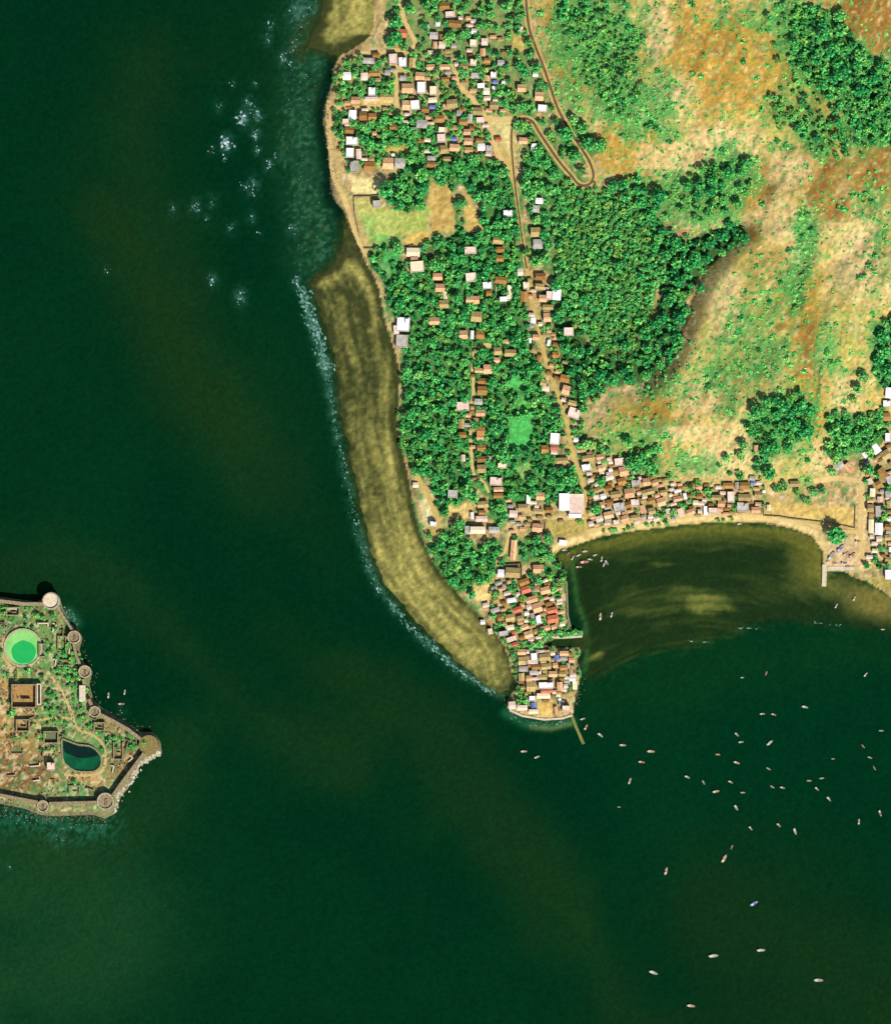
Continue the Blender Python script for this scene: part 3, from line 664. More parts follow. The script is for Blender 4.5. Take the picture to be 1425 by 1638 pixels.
# ---------------------------------------------------------------- houses
HOUSES = []   # x, y, w, h, colour code (photo pixels)
_h = """
643 54 16 13 r|684 43 7 7 g|700 39 7 8 w|629 95 13 16 p|644 100 12 15 w|660 101 11 15 t|602 89 11 7 b|590 98 18 9 g|555 122 13 12 w|583 123 11 12 p|599 118 16 9 b|620 117 9 8 g|672 123 15 13 o
674 141 13 18 w|652 142 18 15 o|645 126 10 8 g|693 146 11 14 c|595 147 11 13 w|569 161 14 11 o|594 159 20 7 p|619 156 22 9 t|556 166 9 7 o|650 169 13 15 o|664 169 14 15 w|680 176 12 11 b|692 172 10 6 l
564 185 12 16 w|553 195 10 8 p|559 209 14 10 b|581 186 12 14 b|596 188 13 12 b|563 226 18 13 w|560 245 12 15 w|574 247 8 16 p|567 267 13 18 g|591 267 17 15 b|629 248 5 4 w|621 262 17 18 o|640 262 16 16 g
603 327 12 11 g|675 199 17 13 g|629 204 11 8 b|692 161 14 8 c|723 167 17 14 t|703 191 14 11 b|741 196 13 11 b|752 189 7 11 g|764 179 15 12 t|768 193 12 9 p|707 209 11 9 c|706 222 13 13 p|747 212 11 9 o
726 223 8 6 l|749 227 14 11 o|727 237 15 11 o|710 240 11 13 t|767 226 12 7 b|770 236 12 11 w|750 241 13 9 t|782 239 9 11 g|797 224 10 7 r|837 226 14 10 o|853 236 8 11 w|690 254 13 7 g|690 264 15 9 b
715 255 13 7 t|862 322 12 9 w|857 335 10 11 g|812 342 14 10 w|711 11 16 13 b|720 24 15 9 p|728 39 20 11 b|749 30 8 6 o|758 51 8 8 w|694 58 13 11 g|707 60 8 9 b|696 73 6 11 o|707 73 10 11 p|717 83 11 6 t|726 74 8 7 g
757 70 11 11 c|775 68 10 11 p|772 85 8 12 o|779 98 10 8 b|757 101 10 10 c|689 108 13 8 o|711 108 17 8 o|742 107 13 8 t|760 122 13 9 g|801 102 11 10 g|789 121 9 10 w|779 126 8 9 o|792 132 7 6 l|805 133 5 5 w
769 138 11 7 w|778 147 10 11 c|789 142 4 6 w|834 142 13 12 o|856 120 8 7 w|862 155 13 14 o|867 174 14 11 w|800 64 9 6 t|833 48 6 8 p|789 169 11 11 t|742 133 9 7 t|712 128 12 7 b|735 182 9 9 g|728 205 8 7 t|755 206 8 7 b|738 176 8 8 b
661 404 21 14 c|667 427 21 17 c|663 415 12 7 o|752 401 18 11 p|700 443 15 11 o|704 461 15 13 o|712 473 6 12 c|710 487 15 13 t|695 514 16 12 o|753 444 16 14 p|756 480 21 12 o|645 519 20 22 w|643 546 18 20 g|634 528 8 14 p
797 385 17 12 t|800 400 13 9 b|800 414 11 10 b|779 457 14 11 w|801 449 18 11 b|814 468 6 22 c|805 479 11 7 w|782 470 9 9 b|868 478 12 11 o|878 473 9 13 p|890 472 13 17 w|864 443 16 11 b|863 459 14 9 t|832 436 9 11 p
841 457 9 11 c|838 475 12 16 b|856 372 15 15 t|860 391 15 15 g|762 507 17 16 t|876 492 17 8 t|875 508 12 14 o|852 513 8 9 w|850 504 9 6 p|850 522 7 6 g|909 531 15 13 p|741 536 13 14 o|755 536 5 14 w|768 536 13 13 b
809 547 9 7 o|796 562 12 12 t|795 577 10 9 o|816 565 18 11 t|780 591 13 15 o|766 593 13 7 o|772 610 15 9 b|771 625 15 14 b|740 650 20 14 p|765 643 13 9 g|768 661 14 10 o|738 678 9 15 t|769 690 13 14 b
857 540 11 9 o|847 545 5 8 w|855 560 9 11 t|877 549 4 10 w|889 552 10 7 b|888 568 10 9 b|862 575 9 12 b|893 595 10 6 o|869 613 10 10 t|872 622 12 8 p|903 606 15 12 b|905 624 12 14 o|915 645 13 8 t|918 661 19 16 p
741 733 6 11 p|740 696 11 9 b|768 700 11 10 o|770 717 14 10 b|770 735 14 9 b|770 750 14 13 t|803 745 14 8 c|793 770 19 13 p|797 783 15 7 o|797 793 15 8 b|665 776 9 8 c|693 838 10 8 w|724 790 15 12 g|755 825 5 11 w
771 820 11 7 b|770 830 18 9 p|772 807 17 10 t|748 848 9 13 g|790 848 17 10 g|887 702 15 18 w|900 704 9 12 t|886 716 12 9 r|886 724 11 6 p|921 704 8 7 w|871 719 11 13 b|898 737 20 9 t|937 748 14 11 w
931 720 11 7 t|940 733 19 9 t|959 731 12 8 o|990 739 15 12 p|997 754 14 15 o|961 749 11 10 o|976 752 6 5 w|974 764 13 8 p|845 799 6 14 w|864 794 13 12 o|836 812 15 11 t|860 818 16 8 t|821 822 13 11 p|878 816 11 9 b
859 844 16 13 o|868 861 5 16 t|900 868 12 8 w|821 880 9 32 o|955 784 13 8 t|953 796 9 9 c|964 794 9 8 w|973 781 11 8 b|994 770 13 10 b|1016 773 13 10 g|1033 771 11 12 o|1047 772 9 9 o|1006 789 15 15 o|984 791 16 10 t
1036 787 20 9 t|1061 788 11 8 t|1083 785 11 5 w|1072 792 5 5 c|1095 794 5 10 w|1083 798 14 8 o|1057 803 13 13 o|1041 801 9 10 b|1028 801 9 8 t|1027 815 8 13 o|1015 804 13 11 p|990 811 18 14 g|973 824 15 11 o|985 836 9 9 p
999 830 11 11 o|1015 828 14 8 t|1042 818 11 11 t|1088 820 8 13 p|1104 819 13 9 o|1112 804 8 7 c|1140 817 15 9 p|1128 817 6 14 w|1153 806 11 10 o|1164 777 17 9 b|1168 795 11 17 p|1145 796 16 8 t|1178 777 7 11 g|1190 777 15 11 b
1203 773 6 6 l|1190 796 20 11 t|1187 811 18 14 g|1208 816 14 10 o|1212 791 12 11 t|1221 786 4 4 w|1208 717 8 9 o|1202 765 9 7 g|1270 774 15 9 t|958 830 11 9 p|945 820 10 10 t|962 808 9 9 o|975 804 11 9 b|1003 808 10 10 b
1118 794 10 8 b|1116 824 8 6 t|1068 818 7 8 p|1049 830 9 6 p|1229 812 6 9 c|945 838 8 8 p
1419 629 11 17 w|1416 646 12 10 w|1416 667 11 13 b|1399 718 12 16 w|1382 728 6 10 w|1415 728 15 14 t|1341 745 14 10 g|1356 748 10 15 o|1410 757 11 17 b|1421 768 9 13 g|1394 788 8 13 c|1391 813 10 12 t|1403 818 8 17 g
1392 842 8 22 c|1404 846 12 19 w|1422 830 7 7 w|1419 843 11 9 b|1423 879 5 8 w|1420 919 11 15 w|1421 807 8 12 t|1404 775 9 11 b|1419 790 9 9 g|1405 862 9 8 p|1418 860 9 9 t|1406 799 8 9 p|1425 745 6 13 b|1418 700 8 14 w|1407 738 9 9 t|1390 770 8 9 p|1419 895 9 8 t
801 917 10 12 w|820 916 23 16 t|861 910 17 13 o|838 931 16 10 b|841 943 15 11 r|872 944 15 11 o|850 959 18 10 o|811 949 10 6 p|818 960 14 7 w|777 968 10 7 p|792 976 14 7 g|828 975 14 9 r|842 981 7 6 w|859 972 14 15 o
883 976 16 9 r|884 990 17 12 r|861 991 8 14 w|815 988 14 11 t|800 988 10 11 b|772 995 7 7 w|872 1005 14 8 o|886 1003 9 7 o|839 1003 12 8 o|815 1004 14 8 c|805 1013 14 7 g|823 1012 8 7 r|818 1022 15 7 p|824 1031 10 8 r
845 1015 13 11 o|784 1010 7 9 p|832 989 11 8 t|852 985 7 9 g|806 965 8 7 b|846 971 8 8 p|793 960 9 7 t|807 998 7 7 t|858 1010 9 8 t|835 1020 8 7 b
854 1051 10 13 w|871 1051 18 11 t|890 1052 7 8 l|902 1045 14 7 o|901 1053 11 7 g|914 1056 9 8 o|834 1043 13 9 o|835 1057 12 13 t|837 1070 14 8 g|857 1067 13 8 b|873 1066 15 9 t|884 1078 13 9 o|901 1068 12 8 b|900 1078 12 8 t
853 1076 12 7 g|834 1083 9 12 t|846 1085 9 9 o|868 1083 13 8 t|849 1098 14 16 t|873 1096 23 10 w|874 1105 19 7 r|869 1113 21 8 c|895 1098 9 14 o|915 1086 10 6 w|919 1096 7 13 c|851 1117 10 8 w|853 1128 7 8 l
835 1132 16 8 p|853 1138 15 7 c|819 1128 11 12 p|873 1120 10 7 b|898 1125 9 8 g|905 1133 12 9 p|889 1137 5 14 o|895 1118 4 4 w|884 1045 7 6 c|888 1064 8 8 o|862 1078 7 8 p|908 1065 6 8 g|913 1073 7 8 t
"""
for row in _h.strip().replace('\n', '|').split('|'):
    a = row.split(); HOUSES.append((float(a[0]), float(a[1]), float(a[2]), float(a[3]), a[4]))

ROOF = {
    'w': noise_mat('white_sheet_roof', (238, 232, 226), (255, 252, 250), .35, .6, .3, .06),
    'o': noise_mat('orange_clay_tile', (214, 146, 92), (250, 204, 158), .5, .85, .15, .16, 1.6),
    'b': noise_mat('old_brown_tile', (142, 102, 52), (192, 142, 76), .5, .9, .1, .22, 1.6),
    't': noise_mat('lichened_tan_tile', (156, 136, 84), (206, 180, 118), .5, .9, .1, .2, 1.6),
    'g': noise_mat('grey_cement_sheet', (150, 144, 136), (204, 196, 184), .35, .8, .2, .16, .9),
    'p': noise_mat('pale_pink_terrace', (218, 182, 160), (250, 226, 210), .35, .85, .15, .1),
    'c': noise_mat('cream_lime_terrace', (226, 206, 160), (250, 234, 204), .35, .85, .15, .06),
    'l': noise_mat('blue_tarpaulin_sheet', (84, 100, 178), (120, 140, 216), .5, .6, .3, .1),
    'r': noise_mat('red_clay_tile', (190, 92, 58), (226, 138, 100), .5, .85, .15, .14, 1.6),
}
RIDGE = noise_mat('mortar_ridge', (170, 130, 96), (206, 164, 124), .8, .9, .1, .1)
WALLM = [noise_mat('limewashed_wall', (206, 190, 160), (232, 220, 196), .4, .9, .1, .12), noise_mat('ochre_plaster_wall', (170, 134, 86), (198, 164, 112), .4, .9, .1, .15)]
DARK = noise_mat('dark_timber', (52, 40, 30), (76, 60, 44), 1.2, .8, .1)
TANKM = noise_mat('black_plastic_drum', (30, 30, 32), (46, 46, 48), .8, .5, .3)

CN = {'w': 'white-roofed', 'o': 'orange-tiled', 'b': 'brown-tiled', 't': 'tan-roofed', 'g': 'grey-roofed', 'p': 'pinkish', 'c': 'cream', 'l': 'blue-roofed', 'r': 'red-tiled'}

LANDMARKS = [
    (643, 54, 'the lone red roof by the north beach'), (660, 168, 'the big white hall of the shore village'), (590, 298, 'the cream shore field'),
    (530, 200, 'the north shore lane'), (564, 246, 'the white shore cottages'), (800, 215, 'the pale road fork'), (760, 100, 'the north village lanes'), (858, 165, 'the foot of the hill road'),
    (945, 285, 'the hairpin bend'), (664, 416, 'the large pale twin house'), (708, 330, 'the ochre fields'), (645, 525, 'the grey shore compound'), (808, 468, 'the walled courtyard'),
    (757, 600, 'the middle lane'), (755, 720, 'the south end of the middle lane'), (868, 560, 'the village road bend'), (838, 645, 'the bright green plot'), (890, 710, 'the white and red building'),
    (915, 805, 'the big white school'), (764, 848, 'the long cream hall'), (685, 810, 'the pale bare yard'), (776, 945, 'the tan triangular field'), (820, 882, 'the long ochre shed'),
    (893, 893, 'the boat landing'), (1000, 800, 'the bayside houses'), (1110, 812, 'the middle of the bay beach'), (1200, 805, 'the east end of the beach houses'), (1290, 825, 'the walled dry compound'),
    (1336, 858, 'the round jetty tree'), (1377, 800, 'the east landing road'), (1418, 640, 'the white eastern house'), (850, 985, 'the crowded peninsula rows'), (895, 1028, 'the dark creek inlet'),
    (872, 1072, 'the southern courts'), (872, 1136, 'the tan tip courtyard'), (915, 1143, 'the stone spit'), (950, 420, 'the even plantation'), (1100, 450, 'the wooded scarp'),
    (1140, 310, 'the hillside thicket'), (1340, 110, 'the dark ravine wood'), (1370, 690, 'the grove above the landing'), (1240, 690, 'the dry gully'), (730, 900, 'the grove beside the tidal flat'),
    (690, 600, 'the dense west grove'), (730, 270, 'the north grove'), (950, 80, 'the northern scrub'), (1190, 100, 'the ochre hilltop'), (1260, 400, 'the bare pale slope'), (1215, 580, 'the scrubby southern slope'),
    (1408, 560, 'the eastern edge copse'), (38, 1035, 'the round fort pond'), (130, 1210, 'the D-shaped fort tank'), (83, 960, 'the pale corner tower'), (240, 1193, 'the eastern bastion'), (40, 1113, 'the square palace ruin'), (20, 1225, 'the brown western fort ground'), (128, 1060, 'the east fort wall'), (115, 1262, 'the southern fort wall'),
    (1150, 1250, 'the anchorage centre'), (1230, 1145, 'the anchorage north side'), (1390, 1210, 'the anchorage east side'), (1206, 1445, 'the blue boat'), (1040, 1205, 'the water off the spit'), (1180, 1540, 'the open southern water'),
]
DIRS = ['north', 'north-east', 'east', 'south-east', 'south', 'south-west', 'west', 'north-west']
ORD = ['', 'second', 'third', 'fourth', 'fifth', 'sixth', 'seventh', 'eighth', 'ninth', 'tenth', 'eleventh', 'twelfth', 'thirteenth', 'fourteenth', 'fifteenth', 'sixteenth']
PENDING = []      # (object, x, y, phrase) - phrase like "small brown-tiled house"


def label_all():
    """say of each thing what it looks like and where it stands from the nearest landmark"""
    groups = {}
    for o, x, y, ph in PENDING:
        lm = min(LANDMARKS, key=lambda l: (l[0] - x) ** 2 + (l[1] - y) ** 2)
        dx, dy = x - lm[0], lm[1] - y
        d = math.hypot(dx, dy)
        k = int(round(math.degrees(math.atan2(dx, dy)) / 45.0)) % 8
        groups.setdefault((ph, lm[2], DIRS[k]), []).append((d, o))
    for (ph, lm, di), lst in groups.items():
        lst.sort(key=lambda t: t[0])
        for i, (d, o) in enumerate(lst):
            where = f'just {di} of {lm}' if d < 9 and len(lst) == 1 else f'{di} of {lm}'
            o['label'] = f'{ph} {where}' + (f', {ORD[i]} out' if i else (', first out' if len(lst) > 1 else ''))


def gable(mb, w_, d_, z, pitch, over=.45, thick=.14, sub=None):
    """double-pitched roof, ridge along x; two slabs meeting at the ridge"""
    hy = d_ / 2 + over; hx = w_ / 2 + over; rise = hy * pitch
    for s in (1, -1):
        vs = [(-hx, 0, z + rise), (hx, 0, z + rise), (hx, s * hy, z), (-hx, s * hy, z)]
        lo = [(x, y, q - thick) for x, y, q in vs]
        f_ = [(0, 1, 2, 3), (7, 6, 5, 4), (1, 5, 6, 2), (2, 6, 7, 3), (3, 7, 4, 0)]
        if s > 0: f_ = [q[::-1] for q in f_]
        f_ = [q[::-1] for q in f_]
        mb.add(vs + lo, f_ if s > 0 else f_)
    return z + rise


GROUPS_H = [(lambda x, y: y < 280 and x < 700, 'houses of the north shore village'), (lambda x, y: y < 350, 'houses along the north lanes'), (lambda x, y: x > 1325, 'houses at the east landing'),
            (lambda x, y: x > 925 and y > 690, 'houses along the bay beach'), (lambda x, y: y > 1036, 'houses at the peninsula tip'), (lambda x, y: y > 898, 'houses in the crowded peninsula rows'),
            (lambda x, y: x < 835 or y > 790, 'houses in the west groves'), (lambda x, y: True, 'houses along the village road')]


def house(x, y, w_, h_, c, rz):
    r = random.Random(int(x * 31 + y * 17))
    W, D = w_ * S, h_ * S
    z = min(hz(x + sx * w_ / 2, y + sy * h_ / 2) for sx in (-1, 1) for sy in (-1, 1))
    zr = hz(x, y)
    flat_roof = c in 'wcp' and r.random() < .62 or c == 'g' and r.random() < .35
    if c == 'l': flat_roof = False
    hgt = (r.uniform(3.2, 4.4) if not flat_roof else r.uniform(3.6, 6.4)) + zr - z
    if min(w_, h_) < 7: hgt = r.uniform(2.2, 2.9) + zr - z
    t_ = thing('shed' if min(w_, h_) < 7 and max(w_, h_) < 9 else 'house', (wx(x), wy(y), z), rz)
    swap = False
    if D > W * 1.25:          # ridge along the long side
        W, D = D, W; swap = True
    piece = []
    wm = WALLM[0] if c in 'wcpgl' else WALLM[1]
    if flat_roof:
        b_ = MB(); b_.box(-W / 2, W / 2, -D / 2, D / 2, -.6, hgt); piece.append(('wall', b_, wm))
        b_ = MB(); b_.box(-W / 2 - .15, W / 2 + .15, -D / 2 - .15, D / 2 + .15, hgt + .003, hgt + .22); piece.append(('roof', b_, ROOF[c]))
        if min(W, D) > 3.5:
            b_ = MB(); e = .22; ph_ = hgt + .223; q = hgt + .75
            b_.box(-W / 2, W / 2, -D / 2, -D / 2 + e, ph_, q); b_.box(-W / 2, W / 2, D / 2 - e, D / 2, ph_, q)
            b_.box(-W / 2, -W / 2 + e, -D / 2 + e, D / 2 - e, ph_, q); b_.box(W / 2 - e, W / 2, -D / 2 + e, D / 2 - e, ph_, q)
            piece.append(('parapet', b_, wm))
            if r.random() < .5:
                b_ = MB(); b_.box(W * .15, W * .42, D * .08, D * .4, ph_, hgt + 2.3); piece.append(('stair_head', b_, ROOF[c]))
    else:
        over = .45; pitch = r.uniform(.5, .66) if c in 'obtr' else r.uniform(.2, .34)
        Wi, Di = max(W - .7, W * .7), max(D - .7, D * .7)
        b_ = MB(); b_.box(-Wi / 2, Wi / 2, -Di / 2, Di / 2, -.6, hgt - .12)
        # gable triangles
        hy = Di / 2; base_z = hgt - .12; rs = hy * pitch
        for s in (-1, 1):
            xx = s * Wi / 2
            b_.add([(xx, -hy, base_z), (xx, hy, base_z), (xx, 0, base_z + rs)], [(0, 1, 2) if s > 0 else (2, 1, 0)])
        piece.append(('wall', b_, wm))
        b_ = MB(); top = gable(b_, Wi, Di, hgt - .02, pitch, over); piece.append(('roof', b_, ROOF[c]))
        if max(w_, h_) > 11 and c in 'obtr':
            b_ = MB(); b_.add([(-Wi / 2 - over, -.16, top - .05), (Wi / 2 + over, -.16, top - .05), (Wi / 2 + over, .16, top - .05), (-Wi / 2 - over, .16, top - .05), (-Wi / 2 - over, 0, top + .12), (Wi / 2 + over, 0, top + .12)],
                              [(0, 1, 5, 4), (2, 3, 4, 5), (3, 0, 4), (1, 2, 5)]); piece.append(('ridge_cap', b_, RIDGE))
    b_ = MB(); yd = (D / 2 if flat_roof else max(D - .7, D * .7) / 2)
    b_.box(-.5, .5, -yd - .05, -yd + .02, -.3, 2.05 if hgt > 2.6 else 1.7); piece.append(('door', b_, DARK))
    objs = {}
    for nm, b_, m in piece:
        o = b_.build(nm, m, objs.get('roof') if nm == 'ridge_cap' else t_)
        if swap and nm != 'ridge_cap': o.rotation_euler = (0, 0, math.pi / 2)
        objs[nm] = o
    area = w_ * h_
    size = 'tiny' if area < 50 else 'small' if area < 110 else 'mid-sized' if area < 180 else 'large'
    shp = 'long ' if max(w_, h_) / min(w_, h_) > 1.7 else ''
    kind = 'shed' if t_.name.startswith('shed') else 'house'
    form = 'flat-topped ' if flat_roof and c in 'wcpg' else ''
    PENDING.append((t_, x, y, f'{size} {shp}{form}{CN[c]} {kind}'))
    t_['category'] = kind
    t_['group'] = next(g for f_, g in GROUPS_H if f_(x, y))
    return t_


HOUSES.sort(key=lambda q: -q[2] * q[3])
HUTS = HOUSES[298:]
rh = random.Random(91)
DENSE = [([(540, 95), (700, 30), (790, 20), (815, 110), (800, 250), (700, 250), (545, 270)], 46), ([(930, 715), (985, 735), (1080, 772), (1215, 772), (1218, 822), (1100, 828), (945, 843)], 80), ([(790, 930), (895, 925), (900, 1015), (830, 1035), (785, 985)], 34),
         ([(826, 1038), (918, 1042), (915, 1115), (835, 1112)], 30), ([(1378, 720), (1428, 700), (1428, 905), (1385, 900)], 26), ([(750, 560), (785, 560), (785, 790), (745, 760)], 12), ([(805, 795), (900, 800), (930, 860), (815, 850)], 14), ([(840, 440), (880, 440), (925, 680), (900, 690)], 16)]
placed = list(HOUSES)
for poly, n in DENSE:
    k = 0; tr = 0; xs = [q[0] for q in poly]; ys = [q[1] for q in poly]
    while k < n and tr < 4000:
        tr += 1
        x, y = rh.uniform(min(xs), max(xs)), rh.uniform(min(ys), max(ys)); w_, h_ = rh.uniform(6, 11), rh.uniform(4, 6.5)
        if not inside(poly, np.array([x]), np.array([y]))[0]: continue
        if any(abs(x - q[0]) < (w_ + q[2]) * .46 and abs(y - q[1]) < (h_ + q[3]) * .46 for q in placed): continue
        if 890 < x < 940 and 785 < y < 832 or any(inside(f_[0], np.array([x]), np.array([y]))[0] for f_ in FIELDS): continue
        q = (x, y, w_, h_, rh.choice('oobbttgppc')); placed.append(q); HUTS.append(q); k += 1
HOUSES_ALL = placed
HOUSES = HOUSES[:298]
HUT_PARTS = []


def facing(x, y):
    rr = random.Random(int(x * 7 + y * 3))
    if 775 < x < 912 and 925 < y < 1036: return 14 + rr.uniform(-5, 5)
    if 925 < x < 1110 and 700 < y < 845: return 14 + rr.uniform(-7, 7)
    if 840 < x < 930 and 540 < y < 680: return -14 + rr.uniform(-8, 8)
    if x > 1330 and 700 < y < 780: return 30 + rr.uniform(-10, 10)
    if y > 1036: return 3 + rr.uniform(-4, 4)
    return rr.uniform(-5, 5)


def hut_mass():
    vs = []; fs = []; mi = []; mats = [WALLM[0], WALLM[1]] + [ROOF[k] for k in 'wobtgpclr']
    for (x, y, w_, h_, c) in HUTS:
        r = random.Random(int(x * 31 + y * 17)); W, D = w_ * S, h_ * S; z = hz(x, y); hg = r.uniform(2.3, 3.1); a = math.radians(facing(x, y)); turn = D > W
        if turn: W, D = D, W; a += math.pi / 2
        m1 = MB(); m1.box(-W * .45, W * .45, -D * .44, D * .44, -.8, hg - .15)
        m2 = MB(); gable(m2, W * .9, D * .9, hg, r.uniform(.3, .55), .3)
        for mm_, k in ((m1, 0 if c in 'wcpgl' else 1), (m2, 2 + 'wobtgpclr'.index(c))):
            o = len(vs); ca, sa = math.cos(a), math.sin(a)
            vs += [(p[0] * ca - p[1] * sa + wx(x), p[0] * sa + p[1] * ca + wy(y), p[2] + z) for p in mm_.v]
            fs += [tuple(i + o for i in q) for q in mm_.f]; mi += [k] * len(mm_.f)
    me = bpy.data.meshes.new('huts'); me.from_pydata(vs, [], fs); me.update()
    for m in mats: me.materials.append(m)
    me.polygons.foreach_set('material_index', mi)
    link('huts', me, kind='stuff', label='smallest huts and lean-tos crowded between the houses')


hut_mass()
for (x, y, w_, h_, c) in HOUSES:
    rr = random.Random(int(x * 7 + y * 3))
    if 775 < x < 912 and 925 < y < 1036: rz = 14 + rr.uniform(-5, 5)
    elif 925 < x < 1110 and 700 < y < 845: rz = 14 + rr.uniform(-7, 7)
    elif 840 < x < 930 and 540 < y < 680: rz = -14 + rr.uniform(-8, 8)
    elif x > 1330 and 700 < y < 780: rz = 30 + rr.uniform(-10, 10)
    elif y > 1036: rz = 3 + rr.uniform(-4, 4)
    else: rz = rr.uniform(-5, 5)
    house(x, y, w_, h_, c, math.radians(rz))


# special buildings ------------------------------------------------
def special(name, label, cat, x, y, rz=0.0):
    t_ = thing(name, (wx(x), wy(y), hz(x, y) - .3), math.radians(rz)); t_['label'] = label; t_['category'] = cat
    return t_


def rect_b(x, y, w_, h_, ox, oy, z0, z1):
    b_ = MB(); b_.box((x - w_ / 2 - ox) * S, (x + w_ / 2 - ox) * S, (oy - y - h_ / 2) * S, (oy - y + h_ / 2) * S, z0, z1); return b_


SCH = (915, 805)
t_ = special('school', 'big white school block around a pale pink court beside the village road', 'school', *SCH)
b_ = rect_b(902, 803, 16, 27, *SCH, -.6, 6.5); wsc = b_.build('west_wing', WALLM[0], t_)
rect_b(902, 803, 16.6, 27.6, *SCH, 6.503, 6.8).build('roof', ROOF['w'], wsc)
b_ = rect_b(922, 809, 23, 26, *SCH, -.6, 4.2); b_.build('court_hall', WALLM[0], t_)
rect_b(922, 809, 23.4, 26.4, *SCH, 4.203, 4.45).build('roof', ROOF['p'], t_)
b_ = rect_b(919, 825, 20, 6, *SCH, -.6, 4.9); sw_ = b_.build('south_wing', WALLM[0], t_)
rect_b(919, 825, 20.5, 6.5, *SCH, 4.903, 5.15).build('roof', ROOF['w'], sw_)
b_ = rect_b(920, 793, 26, 5.5, *SCH, -.6, 4.6); nw_ = b_.build('north_wing', WALLM[1], t_)
rect_b(920, 793, 26.5, 6, *SCH, 4.603, 4.85).build('roof', ROOF['p'], nw_)
LH = (764, 848)
t_ = special('village_hall', 'long cream-roofed hall with its dark shadow to the north, in the west groves', 'hall', *LH)
rect_b(764, 848, 23, 10, *LH, -.6, 6.2).build('wall', WALLM[0], t_)
b_ = MB(); gable(b_, 11.2, 4.9, 6.3, .3, .4); b_.build('roof', ROOF['c'], t_)

# ---------------------------------------------------------------- walls, jetty, spit
STONE = noise_mat('weathered_stone', (96, 86, 62), (184, 164, 128), .9, .95, .1, .08)
STONE2 = noise_mat('pale_stone', (196, 180, 148), (232, 218, 190), .4, .95, .1, .05)
DSTONE = noise_mat('dark_basalt_wall', (92, 84, 64), (140, 126, 98), .7, .95, .1, .08)


def wall_run(name, pts, half, h0, h1, mat, parent=None, below=1.0, step=6):
    """a wall following the ground: half width and height in metres"""
    P = [pts[0]]
    for a, b_ in zip(pts[:-1], pts[1:]):
        n = max(1, int(math.hypot(b_[0] - a[0], b_[1] - a[1]) / step))
        P += [(a[0] + (b_[0] - a[0]) * k / n, a[1] + (b_[1] - a[1]) * k / n) for k in range(1, n + 1)]
    vs = []; fs = []
    for i, (x, y) in enumerate(P):
        a = P[max(0, i - 1)]; c = P[min(len(P) - 1, i + 1)]
        dx, dy = wx(c[0]) - wx(a[0]), wy(c[1]) - wy(a[1]); L = math.hypot(dx, dy) or 1
        nx_, ny_ = -dy / L * half, dx / L * half
        X, Y = wx(x), wy(y); z = hz(x, y)
        zt = z + h0 if h1 is None else h1
        vs += [(X - nx_, Y - ny_, z - below), (X + nx_, Y + ny_, z - below), (X + nx_ * .9, Y + ny_ * .9, zt), (X - nx_ * .9, Y - ny_ * .9, zt)]
    for i in range(len(P) - 1):
        a = 4 * i; b_ = a + 4
        for k in range(4):
            fs.append((a + k, a + (k + 1) % 4, b_ + (k + 1) % 4, b_ + k))
    n = len(vs)
    fs += [(3, 2, 1, 0), (n - 4, n - 3, n - 2, n - 1)]
    me = bpy.data.meshes.new(name); me.from_pydata(vs, [], fs); me.update(); me.materials.append(mat)
    return link(name, me, parent)


def tagw(o, label, cat, group=None):
    o['kind'] = 'thing'; o['label'] = label; o['category'] = cat
    if group: o['group'] = group


tagw(wall_run('field_wall', [(566, 314), (590, 314), (612, 312)], .35, 1.5, None, DSTONE), 'low dark wall along the south side of the cream shore field', 'wall')
tagw(wall_run('field_wall', [(582, 397), (610, 397), (640, 398), (662, 392)], .4, 1.5, None, DSTONE), 'low grey wall running west from the large pale twin house', 'wall')
tagw(wall_run('field_wall', [(566, 314), (567, 340), (574, 372)], .3, 1.4, None, DSTONE), 'low wall between the shore lane and the green fields', 'wall')
tagw(wall_run('compound_wall', [(1220, 802), (1221, 825), (1245, 826), (1262, 829), (1296, 833), (1330, 837), (1366, 845), (1367, 810)], .3, 1.5, None, STONE), 'dark wall around the dry compound behind the bay beach', 'wall')
tagw(wall_run('courtyard_wall', [(793, 456), (793, 481), (818, 481), (818, 456)], .35, 2.2, None, STONE2), 'pale wall of the small courtyard beside the village road', 'wall')
tagw(wall_run('yard_wall', [(847, 856), (872, 856), (872, 838)], .3, 2.2, None, STONE), 'yard wall south of the school around green gardens', 'wall')
tagw(wall_run('yard_wall', [(796, 904), (834, 902), (834, 926)], .35, 2.6, None, DSTONE), 'dark wall on the north side of the olive flat-roofed peninsula house', 'wall')
tagw(wall_run('sea_wall', [(872, 1019), (900, 1020), (931, 1018)], .9, .8, None, STONE2, below=2.5), 'pale sea wall on the north bank of the dark creek inlet', 'sea wall')
tagw(wall_run('sea_wall', [(906, 930), (908, 985), (914, 1009)], .6, .7, None, STONE, below=2.5), 'stone sea wall on the bay side of the peninsula', 'sea wall')
tagw(wall_run('sea_wall', [(815, 1136), (835, 1145), (870, 1151), (900, 1149), (915, 1144)], .9, 1.0, None, STONE2, below=2.5), 'curved pale sea wall round the tip of the peninsula', 'sea wall')
SPIT = noise_mat('mossy_boulders', (92, 104, 50), (146, 142, 76), .5, .95, .1)
tagw(wall_run('breakwater', [(914, 1144), (919, 1158), (926, 1174), (933, 1190)], 1.3, None, .9, SPIT, below=1.0, step=3), 'narrow mossy stone breakwater reaching south-east from the tip', 'breakwater')
t_ = special('jetty', 'pale concrete jetty reaching into the bay below the round tree', 'jetty', 1317, 915)
wall_run('deck', [(1318, 903), (1318, 920), (1317, 938)], 2.0, None, 1.5, STONE2, None, below=2).parent = None
dk = [o for o in bpy.data.objects if o.name == 'deck'][0]
